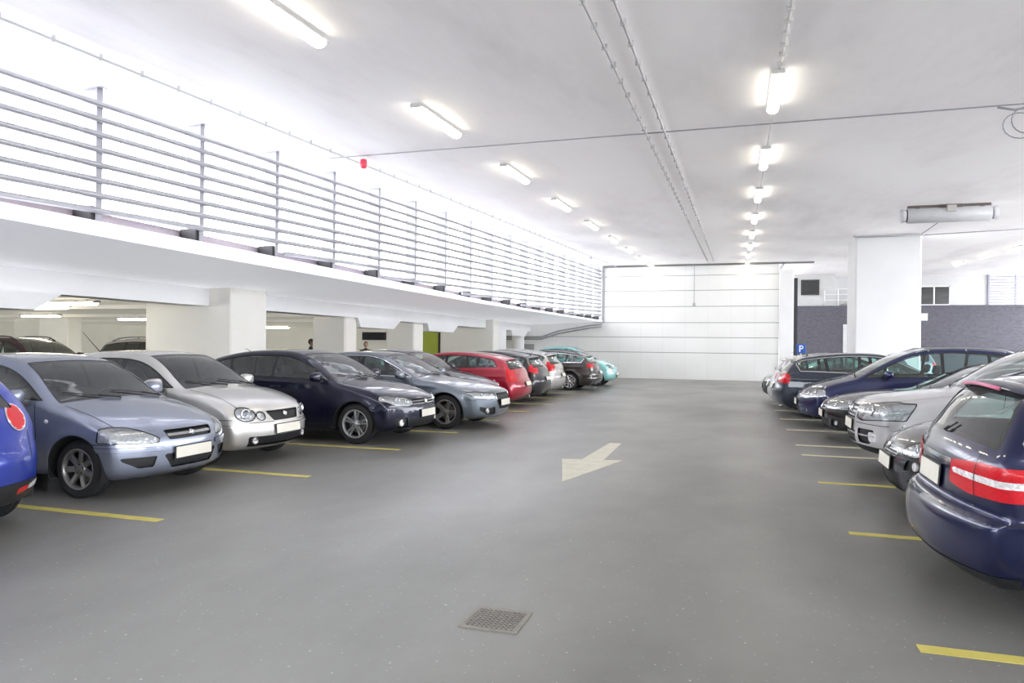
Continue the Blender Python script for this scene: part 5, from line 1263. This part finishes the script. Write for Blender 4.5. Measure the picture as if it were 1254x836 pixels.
# drain grate
dg = empty('drain_grate', (-1.31, 3.93, 0), 0, 'square rusty metal drain grate set in the floor near the camera', 'drain')
q = MB(); 
for a in ((-.17, .17, -.165, -.14), (-.17, .17, .14, .165), (-.17, -.145, -.14, .14), (.145, .17, -.14, .14)): q.box(*a, 0, .006)
q.build('frame', mottled('grate_frame', (.20, .19, .16), (.28, .26, .23), 20, .6), dg)
q = MB(); n = 10; s0, s1 = -.145, .29/n
q.box(-.145, .145, -.14, .14, 0, .0015, 1)
for i in range(n+1): x = s0+s1*i; q.box(x-.007, x+.007, -.14, .14, .001, .005, 0)
for j in range(10): y = -.14+.28*j/9; q.box(-.145, .145, y-.007, y+.007, .001, .005, 0)
q.build('grid', None, dg, mats=[mottled('grate_metal', (.24, .225, .20), (.33, .31, .28), 30, .55), mat('grate_hole', (.01, .01, .01), .9)])
# parking sign: white P on blue
sg = empty('parking_sign', (2.635, 33.5, 0), 0, 'square blue parking sign with a white letter P behind the right row of cars', 'sign'); sc_ = .36
PZ = 1.58
MB().box(-.185, .185, -.02, 0, PZ-.2, PZ+.2, bev=.012).build('sign_face', mat('sign_blue', (.02, .10, .45), .4), sg)
MB().tube([(0, .03, 0), (0, .03, PZ+.15)], .025, 10).build('pole', mat('pole_grey', (.5, .5, .52), .4, .6), sg, True)
q = MB(); q.box(-.075, -.028, -.028, -.02, PZ-.14, PZ+.14)
for i in range(14):
    a0, a1 = -PI/2+PI*i/14, -PI/2+PI*(i+1)/14; c = (.015, PZ+.058); ro, ri = .082, .036
    q.prism([(c[0]+r*math.cos(a), c[1]+r*math.sin(a)) for r, a in ((ro, a0), (ro, a1), (ri, a1), (ri, a0))], 'y', -.028, -.02)
q.box(-.028, .015, -.028, -.02, PZ+.094, PZ+.14); q.box(-.028, .015, -.028, -.02, PZ-.024, PZ+.022)
q.build('letter', mat('sign_letter', (.92, .93, .95), .4), sg)

# ---------------------------------------------------------------- parked cars
GL, GR = 'cars parked on the left of the aisle', 'cars parked on the right of the aisle'
def put(base, nm, col, nose_x, y, facing, label, group, metal=.5, rough=.32, res=.03, dy=0, rz=0, **o):
    """facing +1: front towards +x, -1: tail towards +x. nose_x = x of the end that faces the aisle (+x end or -x end by group)"""
    sp = dict(base); sp.update(o); sp['paint'] = paint(nm, col, metal, rough); L = sp['L']
    if group == GR: cx = nose_x+L/2; ang = PI if facing > 0 else 0      # aisle end is at -x
    else: cx = nose_x-L/2; ang = 0 if facing > 0 else PI
    return make_car(sp, (cx, y, 0), ang+rz, label, group, res)
put(MITO, 'paint_blue', (.008, .035, .36), -5.61, 3.97, -1, 'bright blue hatchback with round tail lamps cut by the left edge', GL, .35)
put(CORSA, 'paint_silverblue', (.25, .28, .365), -5.57, 6.36, 1, 'silver-blue hatchback parked nearest on the left with its bonnet to the aisle', GL, .55, res=.025)
put(POLO, 'paint_silver', (.64, .63, .61), -5.77, 8.35, 1, 'silver hatchback with round headlamps left of the dark blue hatchback', GL, .55, res=.025)
put(GOLF, 'paint_navy', (.004, .006, .026), -4.87, 10.92, 1, 'dark blue-black hatchback with multi-spoke alloy wheels on the left', GL, .3, res=.025)
put(A4, 'paint_steel', (.16, .19, .225), -4.32, 13.35, 1, 'steel grey estate with a large dark grille on the left', GL, .5, res=.026)
put(HATCH2, 'paint_slate', (.075, .085, .11), -5.25, 15.6, 1, 'dark grey car half hidden behind the steel grey estate', GL, .5, res=.035)
put(RED, 'paint_red', (.40, .006, .03), -5.13, 17.85, -1, 'bright red estate car parked tail to the aisle', GL, .25, res=.035)
put(DARK2, 'paint_black', (.022, .02, .026), -5.2, 20.15, -1, 'black estate with round red tail lamps behind the red estate', GL, .3, res=.04)
put(GREY3, 'paint_palegrey', (.50, .49, .47), -5.28, 22.4, -1, 'pale grey car with large slanted tail lamps beside the brown estate', GL, .5, res=.04)
put(BROWN, 'paint_brown', (.05, .042, .038), -4.74, 26.05, -1, 'dark brown estate with bright spoked wheels and chrome trim', GL, .4, res=.035)
put(TURQ, 'paint_turquoise', (.28, .62, .62), -4.65, 29.2, 1, 'turquoise hatchback at the far end of the left row', GL, .1, res=.04)
put(MERC, 'paint_midnight', (.006, .010, .055), 1.17, 5.55, -1, 'midnight blue estate with wide red tail lamps nearest on the right', GR, .45, res=.026)
put(HATCH2, 'paint_graphite', (.045, .047, .055), 1.42, 7.95, 1, 'graphite hatchback squeezed between the midnight blue estate and the silver off-roader', GR, .5, res=.027)
put(SUV, 'paint_silver2', (.66, .65, .67), 1.42, 10.35, 1, 'silver off-roader with chrome grille bars on the right', GR, .5, res=.026)
put(COUPE, 'paint_jet', (.010, .010, .012), 1.42, 13.75, 1, 'black coupe with swept headlamps and chrome window line on the right', GR, .2)
put(MPV, 'paint_royal', (.016, .022, .085), 1.18, 16.15, 1, 'dark blue people carrier with roof rails on the right', GR, .4)
put(MONDEO, 'paint_bluegrey', (.035, .045, .07), .80, 18.45, -1, 'dark blue-grey estate with bright red tail lamps on the right', GR, .45, res=.035)
put(HATCHR, 'paint_silver3', (.52, .52, .54), .78, 20.75, -1, 'silver hatchback seen tail-on beyond the dark blue-grey estate', GR, .5, res=.04)
put(GOLF, 'paint_charcoal', (.05, .055, .06), .72, 23.1, 1, 'dark car farthest in the right row against the panel wall', GR, .4, res=.04)
put(SUV, 'paint_bluesilver', (.22, .25, .31), 2.55, 29.8, 1, 'blue-grey off-roader whose roof shows behind the parking sign', GR, .5, res=.045)
GH = 'cars parked under the ramp'
put(SUV, 'paint_maroon', (.055, .012, .03), -16.6, 15.2, 1, 'maroon car with black roof rails parked deep under the ramp at far left', GH, .3, res=.045, rm=M_BLACK())
put(SUV, 'paint_silver4', (.50, .49, .48), -11.6, 15.2, 1, 'silver off-roader parked under the ramp beside the broad white column', GH, .5, res=.045)
# ---------------------------------------------------------------- light
w = bpy.data.worlds.new('daylight'); bpy.context.scene.world = w; w.use_nodes = True
bg = w.node_tree.nodes['Background']; bg.inputs[0].default_value = (.93, .955, 1, 1); bg.inputs[1].default_value = 7.0
sc = bpy.context.scene; sc.view_settings.view_transform = 'Standard'; sc.view_settings.look = 'None'; sc.view_settings.exposure = 0.6
sc.cycles.use_denoising = True; sc.cycles.max_bounces = 10; sc.cycles.diffuse_bounces = 5; sc.cycles.glossy_bounces = 4; sc.cycles.transparent_max_bounces = 16
sc.cycles.sample_clamp_indirect = 6; sc.cycles.caustics_reflective = False; sc.cycles.caustics_refractive = False
bpy.context.view_layer.update()

# ---------------------------------------------------------------- two people deep in the hall
def person(loc, rz, label, top, legs, skin, hair, arms, hgt=1.75):
    root = empty('person', loc, rz, label, 'person')
    k = hgt/1.75
    J = {'pel': (0, 0, .95, .135), 'sp': (0, .0, 1.12, .125), 'ch': (0, .01, 1.32, .15), 'nb': (0, .0, 1.46, .075), 'nk': (0, .01, 1.53, .055)}
    E = [('pel', 'sp'), ('sp', 'ch'), ('ch', 'nb'), ('nb', 'nk')]
    for s_, t in ((1, 'L'), (-1, 'R')):
        J.update({t+'h': (.10*s_, 0, .90, .095), t+'k': (.115*s_, .02, .50, .06), t+'a': (.12*s_, -.02, .09, .042), t+'f': (.13*s_, .13, .035, .035)})
        E += [('pel', t+'h'), (t+'h', t+'k'), (t+'k', t+'a'), (t+'a', t+'f')]
        el, wr = arms
        J.update({t+'s': (.19*s_, 0, 1.41, .062), t+'e': (.25*s_, el[0], el[1], .045), t+'w': (.23*s_, wr[0], wr[1], .032)})
        E += [('ch', t+'s'), (t+'s', t+'e'), (t+'e', t+'w')]
        h0 = np.array([.23*s_, wr[0], wr[1]]); d = np.array([.23*s_, wr[0], wr[1]])-np.array([.25*s_, el[0], el[1]]); d /= np.linalg.norm(d)
        pc = h0+d*.07; J[t+'p'] = (*pc, .034); E.append((t+'w', t+'p'))
        sidev = np.cross(d, [s_, 0, 0]); sidev /= np.linalg.norm(sidev)
        for i, (o, ln) in enumerate(((-.03, .065), (-.01, .08), (.01, .075), (.03, .06))):
            b = pc+d*.03+sidev*o; J[t+f'g{i}'] = (*b, .0105); J[t+f'q{i}'] = (*(b+d*ln+np.array([-.015*s_, 0, 0])), .009); E += [(t+'p', t+f'g{i}'), (t+f'g{i}', t+f'q{i}')]
        b = pc-d*.02-sidev*.035; J[t+'t'] = (*b, .012); J[t+'u'] = (*(b+d*.05-sidev*.02), .010); E += [(t+'p', t+'t'), (t+'t', t+'u')]
    names = list(J); me = bpy.data.meshes.new('body'); me.from_pydata([tuple(c*k for c in J[n][:3]) for n in names], [(names.index(a), names.index(b)) for a, b in E], [])
    o = bpy.data.objects.new('body', me); COL.objects.link(o)
    sk = o.modifiers.new('s', 'SKIN'); sk.use_smooth_shade = True
    for i, n in enumerate(names): me.skin_vertices[0].data[i].radius = (J[n][3]*k*(1.25 if n in ('ch', 'pel', 'sp') else 1), J[n][3]*k)
    me.skin_vertices[0].data[0].use_root = True
    o.modifiers.new('u', 'SUBSURF').levels = 1
    dg_ = bpy.context.evaluated_depsgraph_get(); me2 = bpy.data.meshes.new_from_object(o.evaluated_get(dg_)); bpy.data.objects.remove(o)
    V = [tuple(v.co) for v in me2.vertices]; F = [tuple(p.vertices) for p in me2.polygons]
    # head joined into the same body mesh
    h = MB(); h.ellipsoid((0, .02*k, 1.64*k), (.077*k, .097*k, .118*k), 24, 18)
    HV = []
    for x, y, z in h.V:
        zz = (z/k-1.64)/.118
        if zz < -.2: x *= 1-.28*(-.2-zz); y = y+.012*(-.2-zz) if y > .02 else y*(1-.2*(-.2-zz))
        if y > .06 and abs(zz+.12) < .3: y += .024*max(0, 1-abs(x)/.016)*(1-abs(zz+.12)/.3)     # nose
        if y > .06 and abs(zz-.08) < .14 and .015 < abs(x) < .05: y -= .008                     # eye sockets
        HV.append((x, y, z))
    for s_ in (1, -1): 
        e = MB(); e.ellipsoid((s_*.078*k, .0, 1.635*k), (.012, .024, .034), 10, 8); n0 = len(HV); HV += e.V; h.F += [tuple(i+n0 for i in f) for f in e.F]
    n0 = len(V); V += HV; F += [tuple(i+n0 for i in f) for f in h.F]
    ms = [mat('cloth_'+label[:9], top, .8), mat('legs_'+label[:9], legs, .8), mat('skin_'+label[:9], skin, .55), mat('shoe', (.02, .02, .02), .5)]
    fm = []
    for f in F:
        c = np.mean([V[i] for i in f], 0); z = c[2]/k
        if z > 1.505 : fm.append(2)
        elif z < .085: fm.append(3)
        elif z < .93 and abs(c[0])/k < .19: fm.append(1)
        elif np.hypot(c[1]/k-arms[1][0], z-arms[1][1]) < .0 or (abs(c[0])/k > .17 and ((z < arms[1][1]-.02 and arms[1][1] < 1) or (c[1]/k > arms[1][0]+.01 and arms[1][1] > 1))): fm.append(2)
        else: fm.append(0)
    b = mesh_obj('body', V, F, None, root, True, ms, fm)
    hr = MB(); hr.ellipsoid((0, .005*k, 1.665*k), (.084*k, .10*k, .108*k), 24, 16)
    keep = [f for f in hr.F if np.mean([hr.V[i][2] for i in f])/k > (1.70 if np.mean([hr.V[i][1] for i in f]) > .045 else 1.585)]
    hr.F = keep; hr.build('hair', mat('hair_'+label[:9], hair, .7), root, True)
    for s_ in (1, -1): 
        e = MB(); e.ellipsoid((s_*.031*k, .105*k, 1.65*k), (.013, .008, .007), 10, 8); e.build('eye', mat('eye_dark', (.05, .04, .035), .3), root, True)
    e = MB(); e.ellipsoid((0, .10*k, 1.575*k), (.024, .008, .006), 10, 6); e.build('mouth', mat('lip', (.42, .18, .15), .5), root, True)
    return root
person((-14.15, 21.75, 0), math.radians(-60), 'person in dark clothes standing partly hidden behind the long cream column', (.022, .022, .026), (.03, .03, .035), (.35, .22, .16), (.03, .022, .018), ((-.03, 1.12), (.08, .86)), 1.73)
person((-12.95, 23.45, 0), math.radians(-150), 'person in a black top facing out over the counter under the ramp', (.018, .018, .02), (.03, .03, .04), (.62, .45, .37), (.05, .035, .025), ((-.02, 1.14), (.22, 1.19)), 1.66)
